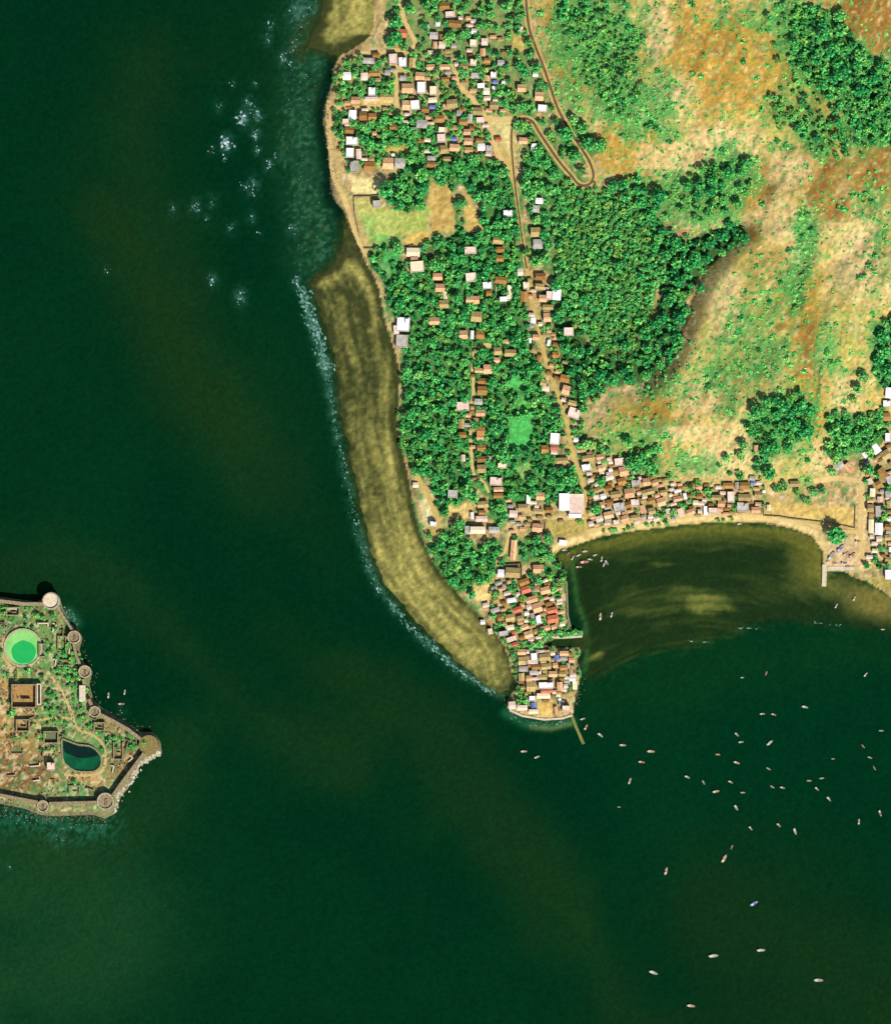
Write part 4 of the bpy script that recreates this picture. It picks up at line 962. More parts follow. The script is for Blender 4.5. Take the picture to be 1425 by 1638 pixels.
dk.parent = t_; dk.matrix_parent_inverse = t_.matrix_basis.inverted()
for k, yy in enumerate((916, 924, 932)):
    for sx in (-1, 1):
        b_ = MB(); b_.disc(sx * 1.8, (915 - yy) * S, .16, 1.5 - t_.location.z, 2.3 - t_.location.z, 8); b_.build('bollard', DARK, t_)
tagw(wall_run('quay', [(1322, 909), (1345, 909), (1366, 909)], 1.6, .9, None, STONE2, below=2), 'pale quay edge beside the stranded blue boats', 'quay')

# ---------------------------------------------------------------- sea fort
fort = thing('sea_fort', (wx(120), wy(1120), 0)); fort['label'] = 'ruined stone island fort ringed by bastioned walls in the dark sea'; fort['category'] = 'fort'


def to_fort(o):
    o.parent = fort; o.matrix_parent_inverse = fort.matrix_basis.inverted(); return o


fort.matrix_basis  # noqa
bpy.context.view_layer.update()
WALLTOP = 9.0
PARA = noise_mat('mottled_parapet_stone', (112, 98, 76), (226, 208, 174), .9, .95, .1, .1)
runs = [([(-150, 1130), (-140, 1060), (-104, 996), (-60, 962), (0, 961), (40, 966), (72, 966)], WALLTOP), ([(93, 968), (102, 985), (112, 1000), (117, 1008)], 8.0), ([(119, 1030), (123, 1048), (129, 1062)], 7.6),
        ([(134, 1086), (136, 1098)], 7.0), ([(143, 1118), (150, 1133), (160, 1142)], 7.5), ([(160, 1142), (180, 1152), (205, 1166), (226, 1182)], 7.4),
        ([(232, 1204), (214, 1228), (196, 1252), (182, 1272)], 8.8), ([(158, 1283), (120, 1284), (80, 1285)], 8.6), ([(62, 1283), (30, 1277), (0, 1271), (-60, 1266), (-104, 1240), (-140, 1190), (-150, 1130)], 8.8)]
for p, top in runs:
    to_fort(wall_run('curtain_wall', p, 1.1 if 60 < p[0][0] < 140 and p[0][1] < 1130 else 1.5, None, top, STONE))
BAST = [(83, 961, 13.5, 11.5, 'c'), (120, 1019, 10.5, 8.8, 's'), (137, 1074, 10, 8.6, 's'), (239, 1191, 15.5, 8.2, 'o'), (170, 1281, 13.5, 9.2, 's'), (70, 1289, 9.5, 8.6, 's'), (-10, 958, 11, 9.6, 's'), (153, 1138, 9, 8.4, 's')]
OLIVE = noise_mat('grassy_bastion_top', (112, 100, 58), (150, 134, 82), .5, .95, .05)
for (x, y, r_, top, kd) in BAST:
    R_ = r_ * S
    b_ = MB(); b_.disc(wx(x), wy(y), R_ * 1.06, -2.5, top - .5, 28, R_)
    o = to_fort(b_.build('bastion', STONE2 if kd == 'c' else OLIVE if kd == 'o' else STONE))
    if kd != 'o':
        b_ = MB(); b_.ring(wx(x), wy(y), R_ - .9, R_ + .05, top - .55, top + .9, 28)
        p = b_.build('parapet', PARA, None); p.parent = o; p.matrix_parent_inverse = fort.matrix_basis.inverted()
    if kd == 's':
        b_ = MB(); b_.box(wx(x) - R_ * .1, wx(x) + R_ * .22, wy(y) - R_ * .5, wy(y) + R_ * .3, top - .52, top + .25)
        p = b_.build('gun_platform', DSTONE, None); p.parent = o; p.matrix_parent_inverse = fort.matrix_basis.inverted()
# children of bastions carry fort-space vertices: give them identity transforms under the bastion
for o in bpy.data.objects:
    if o.name.split('.')[0] in ('parapet', 'gun_platform') and o.parent and o.parent.name.split('.')[0] == 'bastion':
        o.matrix_parent_inverse.identity()
to_fort(rect_b(133, 1109, 10, 26, CX, CY, 0, 7.8).build('gatehouse', STONE2))
# pale outer skirt of rock at the foot of the south-east wall
RUB = noise_mat('pale_rock', (176, 166, 140), (226, 214, 190), .4, .95, .1)


def rubble(pts, n, half, smin, smax, seed, zmax=.8):
    r = random.Random(seed); b_ = MB()
    P = resample(pts, 2)
    for _ in range(n):
        x, y = r.choice(P); x += r.gauss(0, half); y += r.gauss(0, half)
        s_ = r.uniform(smin, smax) * S; z = max(-.3, min(hz(x, y), 1.6))
        k = r.randint(5, 7); a0 = r.uniform(0, 6.28)
        ring1 = [(wx(x) + s_ * r.uniform(.7, 1.1) * math.cos(a0 + 6.283 * i / k), wy(y) + s_ * r.uniform(.7, 1.1) * math.sin(a0 + 6.283 * i / k), z - .4) for i in range(k)]
        ring2 = [(wx(x) + s_ * r.uniform(.35, .7) * math.cos(a0 + 6.283 * i / k), wy(y) + s_ * r.uniform(.35, .7) * math.sin(a0 + 6.283 * i / k), z + r.uniform(.2, zmax)) for i in range(k)]
        b_.add(ring1 + ring2, [tuple(range(k, 2 * k))] + [(i, (i + 1) % k, k + (i + 1) % k, k + i) for i in range(k)])
    return b_


b_ = rubble([(256, 1203), (240, 1213), (222, 1222), (216, 1240), (205, 1256), (190, 1274), (184, 1296)], 170, 2.6, 1.2, 3.2, 5)
b_.build('pale_rocks', RUB, kind='stuff', label='pale boulders piled at the foot of the fort wall')
b_ = rubble([(-20, 1290), (40, 1300), (80, 1308), (120, 1306), (165, 1310)], 260, 6, .8, 2.2, 6, .5)
b2 = rubble([(104, 975), (118, 990), (132, 1030), (146, 1080), (160, 1130), (200, 1152), (240, 1168)], 120, 3, .8, 2.0, 7, .5)
b_.add(b2.v, b2.f)
b2 = rubble([(535, 108), (524, 165), (520, 195), (527, 250), (533, 310)], 150, 2.5, .8, 2.0, 8, .5); b_.add(b2.v, b2.f)
b2 = rubble([(812, 1112), (814, 1136), (850, 1152), (900, 1153), (925, 1110), (930, 1060)], 130, 3, .8, 1.8, 9, .5); b_.add(b2.v, b2.f)
b_.build('shore_rocks', DSTONE, kind='stuff', label='dark wet boulders along the shores')

rf = random.Random(8)
for kk in range(1):
    b_ = rubble([(rf.uniform(-5, 230), rf.uniform(965, 1275)) for _ in range(3)], 1, 1, 1, 1, 1)
    b_ = MB()
    for _ in range(2600):
        x, y = rf.uniform(-20, 250), rf.uniform(960, 1290)
        if not inside(FORT, np.array([x]), np.array([y]))[0] or math.hypot(x - 38, y - 1036) < 32 or (98 < x < 166 and 1178 < y < 1236) or rf.random() > .5 + .9 * math.sin(x * .09) * math.sin(y * .07): continue
        q = rubble([(x, y), (x + .1, y)], 1, 1, .8, 2.8, rf.randrange(10 ** 6), 1.6)
        dz = hz(x, y) - 1.6
        b_.add([(a, c, d + max(0, dz)) for a, c, d in q.v], q.f)
b_.build('ruin_rubble', STONE, kind='stuff', label='fallen masonry strewn over the fort interior')
# ponds of the fort
POND_G = noise_mat('algae_green_water', (112, 196, 92), (150, 212, 124), .12, .35, .15)
POND_D = noise_mat('bright_pond_weed', (0, 164, 76), (16, 178, 84), .15, .5, .15)
t_ = thing('round_pond', (wx(38), wy(1036), 0)); tagw(t_, 'round fort pond of light green water with a bright green weed mat', 'pond')
zp = max(hz(38 + 30 * math.cos(a), 1036 + 30 * math.sin(a)) for a in np.linspace(0, 6.28, 16)) + .1
zc = max(zp, max(hz(38 + q * math.cos(a), 1036 + q * math.sin(a)) for a in np.linspace(0, 6.28, 16) for q in (0, 10, 20)) + .1)
b_ = MB(); b_.disc(0, 0, 28 * S, zc - .1, zc + .15, 48); b_.build('water', POND_G, t_)
poly = [((1 + (19.5 + .5 * math.sin(5 * a)) * math.cos(a)) * S, (-7 + (18.5 + .5 * math.cos(7 * a + 1)) * math.sin(a)) * S) for a in np.linspace(0, 2 * math.pi, 40)[:-1]]
b_ = MB(); b_.prism(poly, zc + .15, zc + .19); b_.build('weed_mat', POND_D, t_)
b_ = MB(); b_.ring(0, 0, 28 * S + .01, 31 * S, zc - 3, zc + .9, 48); b_.build('stone_rim', PARA, t_)
TANK_W = noise_mat('deep_tank_water', (4, 66, 40), (0, 100, 58), .12, .25, .15)
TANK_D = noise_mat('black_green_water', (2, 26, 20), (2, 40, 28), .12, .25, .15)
dp = [(101, 1183), (112, 1187), (126, 1192), (143, 1194), (153, 1199), (161, 1209), (162, 1221), (157, 1229), (147, 1233), (124, 1232), (112, 1225), (103, 1214)]
dpp = resample(dp + [dp[0]], 3)[:-1]
zt = max(hz(x, y) for x, y in dpp) + .15
zi = max(zt, max(hz(x, y) for x in range(104, 162, 4) for y in range(1186, 1232, 4) if inside(dpp, np.array([x]), np.array([y]))[0]) + .15)
t_ = thing('walled_tank', (wx(132), wy(1210), 0)); tagw(t_, 'D-shaped fort tank of dark green water inside a low stone wall', 'tank')
loc = [((x - 132) * S, (1210 - y) * S) for x, y in dpp]
b_ = MB(); b_.prism(loc, zi - .2, zi + .1); b_.build('water', TANK_W, t_)
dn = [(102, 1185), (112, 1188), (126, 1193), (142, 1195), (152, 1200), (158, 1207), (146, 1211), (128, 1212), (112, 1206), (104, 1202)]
b_ = MB(); b_.prism([((x - 132) * S, (1210 - y) * S) for x, y in resample(dn + [dn[0]], 3)[:-1]], zi + .1, zi + .14); b_.build('dark_patch', TANK_D, t_)  # thin sheet colouring the northern part of the tank water darker
b_ = MB(); n = len(loc)
outw = []
for i in range(n):
    a, c = loc[i - 1], loc[(i + 1) % n]; dx, dy = c[0] - a[0], c[1] - a[1]; L = math.hypot(dx, dy) or 1
    outw.append((loc[i][0] + dy / L * -1.2, loc[i][1] + dx / L * 1.2))
vs = [(x, y, zi - 1) for x, y in loc] + [(x, y, zi + 1.5) for x, y in loc] + [(x, y, zi + 1.5) for x, y in outw] + [(x, y, zi - 2) for x, y in outw]
fs = []
for i in range(n):
    j = (i + 1) % n
    fs += [(i, j, n + j, n + i), (n + i, n + j, 2 * n + j, 2 * n + i), (2 * n + i, 2 * n + j, 3 * n + j, 3 * n + i)]
b_.add(vs, fs); b_.build('stone_wall', STONE, t_)


def ruin(x, y, w_, h_, height, label, gaps=(), inner=None, mat=STONE, rz=0, floor=None):
    """roofless walls around a rectangle, each wall a part"""
    z = hz(x, y)
    t_ = thing('ruin', (wx(x), wy(y), z), math.radians(rz)); tagw(t_, label, 'ruin', 'ruins inside the fort')
    W, D = w_ * S / 2, h_ * S / 2; e = .9
    sides = {'n': (-W, W, D - e, D), 's': (-W, W, -D, -D + e), 'w': (-W, -W + e, -D + e, D - e), 'e': (W - e, W, -D + e, D - e)}
    for k, (x0, x1, y0, y1) in sides.items():
        if k in gaps: continue
        b_ = MB(); b_.box(x0, x1, y0, y1, -1.5, height * (1 if k in 'nw' else .85)); b_.build('wall', mat, t_)
    if inner:
        b_ = MB(); b_.box(-W * .2, W * .5, -D * .3, -D * .3 + .8, -1, height * .6); b_.build('cross_wall', mat, t_)
    if floor:
        b_ = MB(); b_.box(-W + e, W - e, -D + e, D - e, -.5, .25); b_.build('floor_slab', floor, t_)


ruin(40, 1113, 40, 38, 6.5, 'large square roofless palace ruin south of the round pond', inner=True, floor=noise_mat('ochre_ruin_floor', (150, 112, 58), (188, 148, 84), .4))
ruin(38, 1160, 22, 20, 4.0, 'small square ruin with a raised centre south of the palace ruin', inner=True)
ruin(83, 1179, 24, 20, 4.5, 'square ruin with a grey-green floor west of the D-shaped tank', floor=noise_mat('mossy_floor', (92, 104, 68), (112, 122, 82), .4))
ruin(120, 1264, 18, 16, 3.0, 'small grassy ruin near the southern fort wall', gaps=('s',), inner=True)
ruin(64, 1110, 7, 34, 5.5, 'narrow pale walled corridor east of the palace ruin', mat=STONE2)
ruin(22, 978, 22, 14, 4.0, 'ruined block just inside the north fort wall', inner=True)
ruin(70, 1000, 18, 8, 3.2, 'low pale ruin north-east of the round pond', mat=STONE2, gaps=('s',))
ruin(68, 1040, 10, 22, 3.6, 'narrow ruin just east of the round pond', gaps=('e',))
ruin(105, 1060, 22, 10, 3.0, 'overgrown ruin in the green strip by the east fort wall', gaps=('w',))
ruin(160, 1162, 18, 14, 3.6, 'broken ruin beneath the north-east fort wall', inner=True)
ruin(190, 1200, 16, 30, 3.2, 'brown ruin between the D-shaped tank and the eastern bastion', inner=True, gaps=('n',))
ruin(100, 1030, 14, 26, 3.0, 'grey ruin beside the footpath north of the palace ruin', gaps=('s',))
FRAG = [(52, 1148, 14, 20), (98, 1178, 8, -10), (70, 1205, 12, 80), (58, 1225, 16, 5), (30, 1205, 18, 0), (20, 1240, 14, 4), (60, 1248, 12, 10), (175, 1188, 12, 40), (205, 1190, 14, 70), (210, 1215, 10, 40), (182, 1230, 12, 80), (150, 1150, 10, -30), (112, 1040, 12, 85),
        (90, 1060, 12, 80), (88, 1005, 14, 60), (102, 1012, 10, 90), (20, 962 + 12, 16, 0), (62, 985, 10, 70), (8, 1000, 10, 90), (124, 1075, 10, 5), (118, 1094, 12, -5), (128, 1084, 8, 80), (70, 1085, 10, 90), (100, 1140, 8, 60), (145, 1262, 12, -20), (88, 1250, 8, 90)]
for (x, y, L_, an) in FRAG:
    t_ = thing('ruined_wall', (wx(x), wy(y), hz(x, y)), math.radians(an)); rr = random.Random(x * 3 + y)
    b_ = MB(); l = L_ * S / 2; b_.box(-l, l, -.45, .45, -1, rr.uniform(1.6, 3.2)); b_.box(l - .9, l, .453, rr.uniform(2, 3.5), -1, rr.uniform(1.2, 2.4))
    b_.build('masonry', [STONE, STONE2, DSTONE][rr.randrange(3)], t_)
    PENDING.append((t_, x, y, 'broken ' + ('long' if L_ > 12 else 'short') + ' stone wall')); t_['kind'] = 'thing'; t_['category'] = 'ruined wall'; t_['group'] = 'ruins inside the fort'
t_ = house(83, 1225, 12, 12, 'p', 0); PENDING.pop(); tagw(t_, 'small pink and white house alone among the brown fort ruins', 'house'); del t_['group']

# ---------------------------------------------------------------- trees
LEAF = attr_mat('tree_leaves', 'tone', 1.5, .25, .8, .1)
BARK = noise_mat('grey_bark', (86, 70, 52), (120, 100, 76), 2.0, .95, .05)
GREENS = [C(26, 114, 62), C(50, 160, 78), C(92, 188, 86), C(150, 204, 104)]


def crown_arrays(seed, n_lobes, cards, size, tone, flat_=.62):
    """a crown of unit radius: leaf-clump cards over several lobes; z=0 at the crown's middle"""
    r = np.random.default_rng(seed)
    verts = []; cols = []
    lobes = [(0, 0, .22, .62)]
    for i in range(n_lobes):
        a = 2 * math.pi * (i + r.uniform(-.3, .3)) / n_lobes; d = r.uniform(.42, .66)
        lobes.append((d * math.cos(a), d * math.sin(a), r.uniform(-.22, .14), r.uniform(.34, .48)))
    for k in range(cards):
        lx, ly, lz, lr = lobes[r.integers(len(lobes))]
        n = r.normal(size=3); n[2] = abs(n[2]) * 1.2 - .25; n /= np.linalg.norm(n) + 1e-9
        p = np.array([lx, ly, lz]) + n * lr * r.uniform(.72, 1.05) * np.array([1, 1, flat_ / .62])
        nn = n + r.normal(size=3) * .45; nn /= np.linalg.norm(nn) + 1e-9
        u = np.cross(nn, r.normal(size=3)); u /= np.linalg.norm(u) + 1e-9
        v = np.cross(nn, u); s_ = size * r.uniform(.6, 1.25)
        q = [p - u * s_ - v * s_ * .7, p + u * s_ - v * s_ * .8, p + u * s_ * .8 + v * s_ * .8, p - u * s_ * .7 + v * s_ * .9]
        q[0] = q[0] - nn * s_ * .3; q[2] = q[2] - nn * s_ * .3
        verts += q
        tt = np.clip(tone + r.normal() * .26, 0, 1) * 2.999
        i = int(tt); f_ = tt - i
        i2 = min(i + 1, 3)
        c = GREENS[i] * (1 - f_) + GREENS[i2] * f_
        cols += [base(c, 1.75)] * 4
    V_ = np.array(verts); Q_ = np.arange(len(V_)).reshape(-1, 4)
    return V_, Q_, np.array(cols)


def trunk_arrays(seed, hgt):
    """tapered trunk with three limbs, in units of crown radius; base at z=-hgt, reaching the crown's middle"""
    r = random.Random(seed); vs = []; fs = []

    def limb(a, b_, r0, r1, n=6):
        a = np.array(a, float); b_ = np.array(b_, float); d = b_ - a; d /= np.linalg.norm(d)
        u = np.cross(d, (1, .3, .2)); u /= np.linalg.norm(u); v = np.cross(d, u); o = len(vs)
        for p, rr in ((a, r0), (b_, r1)):
            for k in range(n):
                t = 2 * math.pi * k / n; vs.append(p + (u * math.cos(t) + v * math.sin(t)) * rr)
        for k in range(n):
            fs.append((o + k, o + (k + 1) % n, o + n + (k + 1) % n, o + n + k))
    limb((0, 0, -hgt - .3), (0.03, .02, -.35), .1, .065)
    for k in range(3):
        a = 2.1 * k + r.uniform(-.4, .4)
        limb((.03, .02, -.4), (.5 * math.cos(a), .5 * math.sin(a), r.uniform(-.05, .15)), .055, .02)
    return np.array(vs), np.array(fs)


NV = 8
TONES = [.18, .3, .38, .45, .52, .6, .68, .8]
crowns_hi = []; trunks = []
for k in range(NV):
    V_, Q_, c_ = crown_arrays(900 + k, 6 + k % 4, 230, .15, TONES[k])
    crowns_hi.append(mesh_np('crown', V_, Q_, LEAF, c_, attr='tone'))
    tv, tq = trunk_arrays(40 + k, 1.3)
    trunks.append(mesh_np('trunk', tv, tq, BARK))
crowns_lo = [crown_arrays(700 + k, 4 + k % 3, 72, .23, TONES[k]) for k in range(NV)]
trunks_lo = [trunk_arrays(60 + k, 1.3) for k in range(NV)]

# occupancy at 2 px for placing: houses, roads and clearings stay free
OX = np.arange(-60, 1490, 2.0); OY = np.arange(-60, 1300, 2.0)
occ = np.zeros((len(OY), len(OX)), bool)
OGX, OGY = np.meshgrid(OX, OY)
for (x, y, w_, h_, c) in HOUSES_ALL + [(915, 808, 42, 40, 'w'), (764, 848, 24, 11, 'c'), (83, 1225, 12, 12, 'p')]:
    i0, i1 = int((x - w_ / 2 + 60) / 2), int((x + w_ / 2 + 60) / 2) + 1; j0, j1 = int((y - h_ / 2 + 60) / 2), int((y + h_ / 2 + 60) / 2) + 1
    occ[max(0, j0):j1, max(0, i0):i1] = True
for p, hw in [(HILLROAD, 4.5), (VILROAD, 4)] + [(p, hw * .8) for p, hw, m in LANES]:
    occ |= pdist(p, False, OGX, OGY) < hw
clr = np.zeros_like(occ)
for q_ in [(38, 1036, 62, 62), (40, 1113, 40, 38), (38, 1160, 22, 20), (83, 1179, 24, 20), (131, 1209, 66, 54), (64, 1110, 8, 34)]:
    occ |= (abs(OGX - q_[0]) < q_[2] / 2) & (abs(OGY - q_[1]) < q_[3] / 2)
occ |= pdist([(82, 1082), (95, 1098), (108, 1122), (118, 1148), (126, 1166), (150, 1176), (166, 1192), (170, 1215), (160, 1236)], False, OGX, OGY) < 4
for p in CLEAR: clr |= inside(p, OGX, OGY)
sdl = None


def free(x, y, r_):
    i = int((x + 60) / 2); j = int((y + 60) / 2); k = max(1, int(r_ * .56 / 2))
    if i < k or j < k or i >= len(OX) - k or j >= len(OY) - k: return False
    return not occ[j - k:j + k + 1, i - k:i + k + 1].any() and not clr[j, i]


TREES = []   # x, y, r(px), tone
BIG = [(1336, 857, 16, .35), (940, 232, 12, .4), (959, 236, 12, .45), (905, 216, 13, .35), (918, 252, 12, .5), (930, 275, 8, .4), (1008, 742, 13, .5), (1026, 735, 14, .45), (1040, 748, 12, .5), (1018, 750, 10, .55), (1228, 757, 12, .35),
       (961, 771, 9, .55), (953, 815, 10, .45), (1388, 751, 10, .5), (1331, 690, 12, .6), (1346, 705, 13, .65), (1352, 684, 11, .5), (1385, 690, 12, .5), (1366, 700, 12, .55), (1375, 672, 10, .45), (1300, 788, 7, .5), (1314, 784, 7, .45), (1252, 778, 8, .55), (1240, 782, 7, .5),
       (1274, 788, 6, .5), (1285, 800, 5, .5), (1292, 802, 5, .55), (1329, 755, 7, .55), (1335, 735, 8, .55), (633, 62, 12, .35), (625, 70, 9, .4), (646, 76, 8, .45), (827, 202, 8, .5), (837, 203, 8, .55), (721, 58, 9, .6), (716, 66, 8, .55),
       (746, 785, 12, .6), (758, 796, 10, .6), (736, 838, 10, .45), (728, 845, 8, .5), (747, 870, 10, .5), (712, 820, 8, .45), (876, 860, 9, .5), (912, 768, 13, .45), (895, 776, 12, .5), (880, 768, 10, .5), (850, 770, 10, .5),
       (1369, 622, 9, .6), (1378, 602, 9, .55), (1362, 640, 6, .5), (1408, 540, 12, .4), (1412, 565, 13, .45), (1418, 595, 13, .4), (1424, 525, 10, .4), (805, 985, 6, .5), (789, 985, 6, .45), (791, 951, 7, .5), (815, 940, 6, .4), (836, 957, 6, .5), (850, 937, 6, .4),
       (867, 1012, 7, .5), (893, 1012, 6, .6), (905, 1016, 6, .7), (920, 1011, 6, .75), (822, 1050, 6, .55), (826, 1035, 6, .5), (850, 1034, 7, .6), (840, 1030, 5, .5), (1049, 822, 6, .5), (1076, 820, 6, .5), (1058, 826, 6, .6), (870, 912, 7, .3), (850, 920, 7, .2),
       (862, 930, 7, .5), (880, 920, 8, .6), (895, 930, 8, .65), (1160, 732, 7, .6), (1186, 712, 9, .55), (1183, 730, 8, .5), (1220, 722, 10, .4), (1236, 716, 10, .35), (1210, 740, 8, .4), (1182, 762, 8, .6), (1148, 745, 4, .3), (1166, 758, 5, .35), (1103, 780, 7, .6),
       (1130, 785, 7, .6), (1115, 772, 6, .5), (1070, 762, 6, .6), (1267, 680, 12, .35), (1250, 650, 12, .3), (1275, 655, 11, .35), (1240, 665, 9, .4), (1000, 315, 11, .3), (1025, 325, 11, .35), (1040, 345, 11, .35), (1048, 335, 9, .3), (980, 300, 10, .4), (1135, 390, 11, .2), (1155, 378, 12, .2), (1178, 374, 11, .25),
       (872, 262, 12, .5), (885, 280, 12, .5), (860, 245, 11, .45), (845, 280, 11, .5), (860, 300, 13, .6), (878, 305, 11, .6), (858, 418, 11, .6), (872, 412, 10, .6), (840, 405, 8, .6), (1100, 425, 12, .25), (1085, 450, 12, .2), (1110, 410, 11, .25), (1070, 480, 12, .25), (1060, 510, 11, .2),
       (1030, 535, 12, .3), (1000, 555, 10, .35), (1062, 410, 11, .25), (1045, 395, 10, .3), (1310, 60, 12, .3), (1325, 85, 12, .25), (1345, 120, 12, .2), (1370, 150, 12, .2), (1335, 105, 11, .25), (1300, 100, 11, .3), (1395, 130, 11, .2), (1310, 140, 11, .25), (1330, 130, 11, .15),
       (715, 975 - 60, 8, .5), (1385, 890 + 15, 6, .3), (1405, 905, 7, .25), (1397, 896, 6, .3), (120, 1250, 5, .6), (110, 1085, 5, .5), (104, 1048, 5, .5), (130, 1150, 4, .5), (52, 968, 6, .45), (20, 990, 5, .5), (60, 985, 5, .55), (84, 1138, 5, .55), (78, 1125, 5, .6), (165, 1200, 4, .5), (195, 1215, 4, .4), (46, 1074, 5, .6)]
ANY = {(1336, 857)}
gridh = {}


def near(x, y, r_, f_=.82):
    g = 14
    for i in range(int(x // g) - 2, int(x // g) + 3):
        for j in range(int(y // g) - 2, int(y // g) + 3):
            for (a, b_, q, _) in gridh.get((i, j), ()):
                if (a - x) ** 2 + (b_ - y) ** 2 < ((q + r_) * f_) ** 2: return True
    return False


WXn = 11 * fbm(30, 801, 3, X=OGX, Y=OGY); WYn = 11 * fbm(30, 811, 3, X=OGX, Y=OGY)


def in_zone(poly, x, y):
    i = int(min(max((x + 60) / 2, 0), len(OX) - 1)); j = int(min(max((y + 60) / 2, 0), len(OY) - 1))
    x += WXn[j, i]; y += WYn[j, i]; r = False; n = len(poly)
    for a in range(n):
        x1, y1 = poly[a]; x2, y2 = poly[(a + 1) % n]
        if (y1 > y) != (y2 > y) and x < (x2 - x1) * (y - y1) / (y2 - y1) + x1: r = not r
    return r


def put(t):
    TREES.append(t); gridh.setdefault((int(t[0] // 14), int(t[1] // 14)), []).append(t)


for t in BIG: put(t)
rt = random.Random(77)
for (poly, cover, r0, tone) in WOODS:
    xs = [p[0] for p in poly]; ys = [p[1] for p in poly]
    area = abs(sum(poly[i][0] * poly[(i + 1) % len(poly)][1] - poly[(i + 1) % len(poly)][0] * poly[i][1] for i in range(len(poly)))) / 2
    want = cover * area * 1.15 / (math.pi * r0 * r0); got = 0; tries = 0
    while got < want and tries < want * 30:
        tries += 1
        x = rt.uniform(min(xs) - 10, max(xs) + 10); y = rt.uniform(min(ys) - 10, max(ys) + 10)
        if not (-50 < x < 1482 and -54 < y < 1200): continue
        if not in_zone(poly, x, y): continue
        if hz(x, y) < .6: continue
        r_ = r0 * math.exp(rt.gauss(0, .26)); r_ = max(3.2, min(r_, 15))
        if not free(x, y, r_): r_ *= .6
        if r_ < 3 or not free(x, y, r_): continue
        if near(x, y, r_, .72): continue
        put((x, y, r_, tone + rt.gauss(0, .14))); got += 1


def vis(t): return -4 < t[0] < 1429 and -4 < t[1] < 1642


TREES.sort(key=lambda t: -t[2] if vis(t) else 0)
N_IND = 290
for (x, y, r_, tone) in TREES[:N_IND]:
    k = int(np.argmin([abs(tone - q) for q in TONES]))
    R_ = r_ * S; hgt = 1.3 * R_
    z = hz(x, y)
    t_ = thing('tree', (wx(x), wy(y), z), rt.uniform(0, 6.28))
    for nm, me in (('crown', crowns_hi[k]), ('trunk', trunks[k])):
        o = link(nm, me, t_); o.location = (0, 0, hgt * .95); o.scale = (R_, R_, R_ * rt.uniform(.9, 1.1))
    size = 'very broad' if r_ > 12.4 else 'broad' if r_ > 11 else 'full' if r_ > 9.7 else 'medium'
    tn = 'dark green' if k < 2 else 'deep green' if k < 4 else 'mid-green' if k < 6 else 'bright green'
    PENDING.append((t_, x, y, f'{size} {tn} tree')); t_['category'] = 'tree'; t_['group'] = 'larger trees of the groves and gardens'

# the many remaining small crowns read as woodland cover
vv = []; qq = []; cc = []; off = 0; tvv = []; tqq = []; toff = 0
for (x, y, r_, tone) in TREES[N_IND:]:
    k = int(np.argmin([abs(tone - q) for q in TONES]))
    V_, Q_, c_ = crowns_lo[k]; R_ = r_ * S; a = rt.uniform(0, 6.28)
    ca, sa = math.cos(a), math.sin(a); hz_ = hz(x, y); lift = R_ * 1.1 * rt.uniform(.8, 1.4)
    P = np.stack([(V_[:, 0] * ca - V_[:, 1] * sa) * R_ + wx(x), (V_[:, 0] * sa + V_[:, 1] * ca) * R_ + wy(y), V_[:, 2] * R_ + hz_ + lift], -1)
    vv.append(P); qq.append(Q_ + off); off += len(P)
    tint = np.array([1.5, .95, .8]) if rt.random() < .25 else np.array([.8, .9, 1.0]) if rt.random() < .3 else np.ones(3)
    cc.append(c_ * rt.uniform(.68, 1.3) * tint)
    T_, TQ = trunks_lo[k]
    P = np.stack([T_[:, 0] * R_ + wx(x), T_[:, 1] * R_ + wy(y), T_[:, 2] * R_ * (lift / (R_ * 1.3)) + hz_ + lift], -1)
    tvv.append(P); tqq.append(TQ + toff); toff += len(P)
wm_ = mesh_np('woodland', np.concatenate(vv + tvv), np.concatenate(qq + [q + off for q in tqq]), LEAF,
              np.concatenate(cc + [np.tile(base((90, 74, 54)), (toff, 1))]), attr='tone')
link('woodland', wm_, kind='stuff', label='close mass of smaller trees filling the groves and gardens')
print('TREES', len(TREES))

# ---------------------------------------------------------------- hillside scrub
BUSH = [crown_arrays(500 + k, 3, 34, .36, .55 + .09 * k, .4) for k in range(5)]
bush_hi = []
for k in range(5):
    V_, Q_, c_ = crown_arrays(520 + k, 4, 90, .24, .35 + .1 * k, .5)
    bush_hi.append(mesh_np('foliage', V_, Q_, LEAF, c_, attr='tone'))
rs = random.Random(5); bushes = []
sc_i = lambda x, y: scrub_cover[int(np.clip(np.searchsorted(PY, y), 0, NY - 1)), int(np.clip(np.searchsorted(PX, x), 0, NX - 1))]
hl_i = lambda x, y: sd_hill[int(np.clip(np.searchsorted(PY, y), 0, NY - 1)), int(np.clip(np.searchsorted(PX, x), 0, NX - 1))]
tries = 0
while len(bushes) < 5700 and tries < 60000:
    tries += 1
    x = rs.uniform(838, 1480); y = rs.uniform(-55, 800)
    if hl_i(x, y) < 2: continue
    if rs.random() > .10 + .95 * sc_i(x, y) ** 1.2: continue
    i, j = int((x + 60) / 2), int((y + 60) / 2)
    if occ[j, i] or clr[j, i]: continue
    r_ = min(5.6, 1.2 + rs.expovariate(1 / .9) * (1 + .6 * sc_i(x, y)))
    bushes.append((x, y, r_))
bushes.sort(key=lambda t: -t[2])
for (x, y, r_) in bushes[:70]:
    k = rs.randrange(5); R_ = r_ * S
    t_ = thing('bush', (wx(x), wy(y), hz(x, y)), rs.uniform(0, 6.28))
    o = link('foliage', bush_hi[k], t_); o.location = (0, 0, R_ * .35); o.scale = (R_, R_, R_)
    PENDING.append((t_, x, y, f"{['dark', 'deep green', 'green', 'light green', 'pale green'][k]} bush on the hill")); t_['category'] = 'bush'; t_['group'] = 'bushes on the hillside'
vv = []; qq = []; cc = []; off = 0
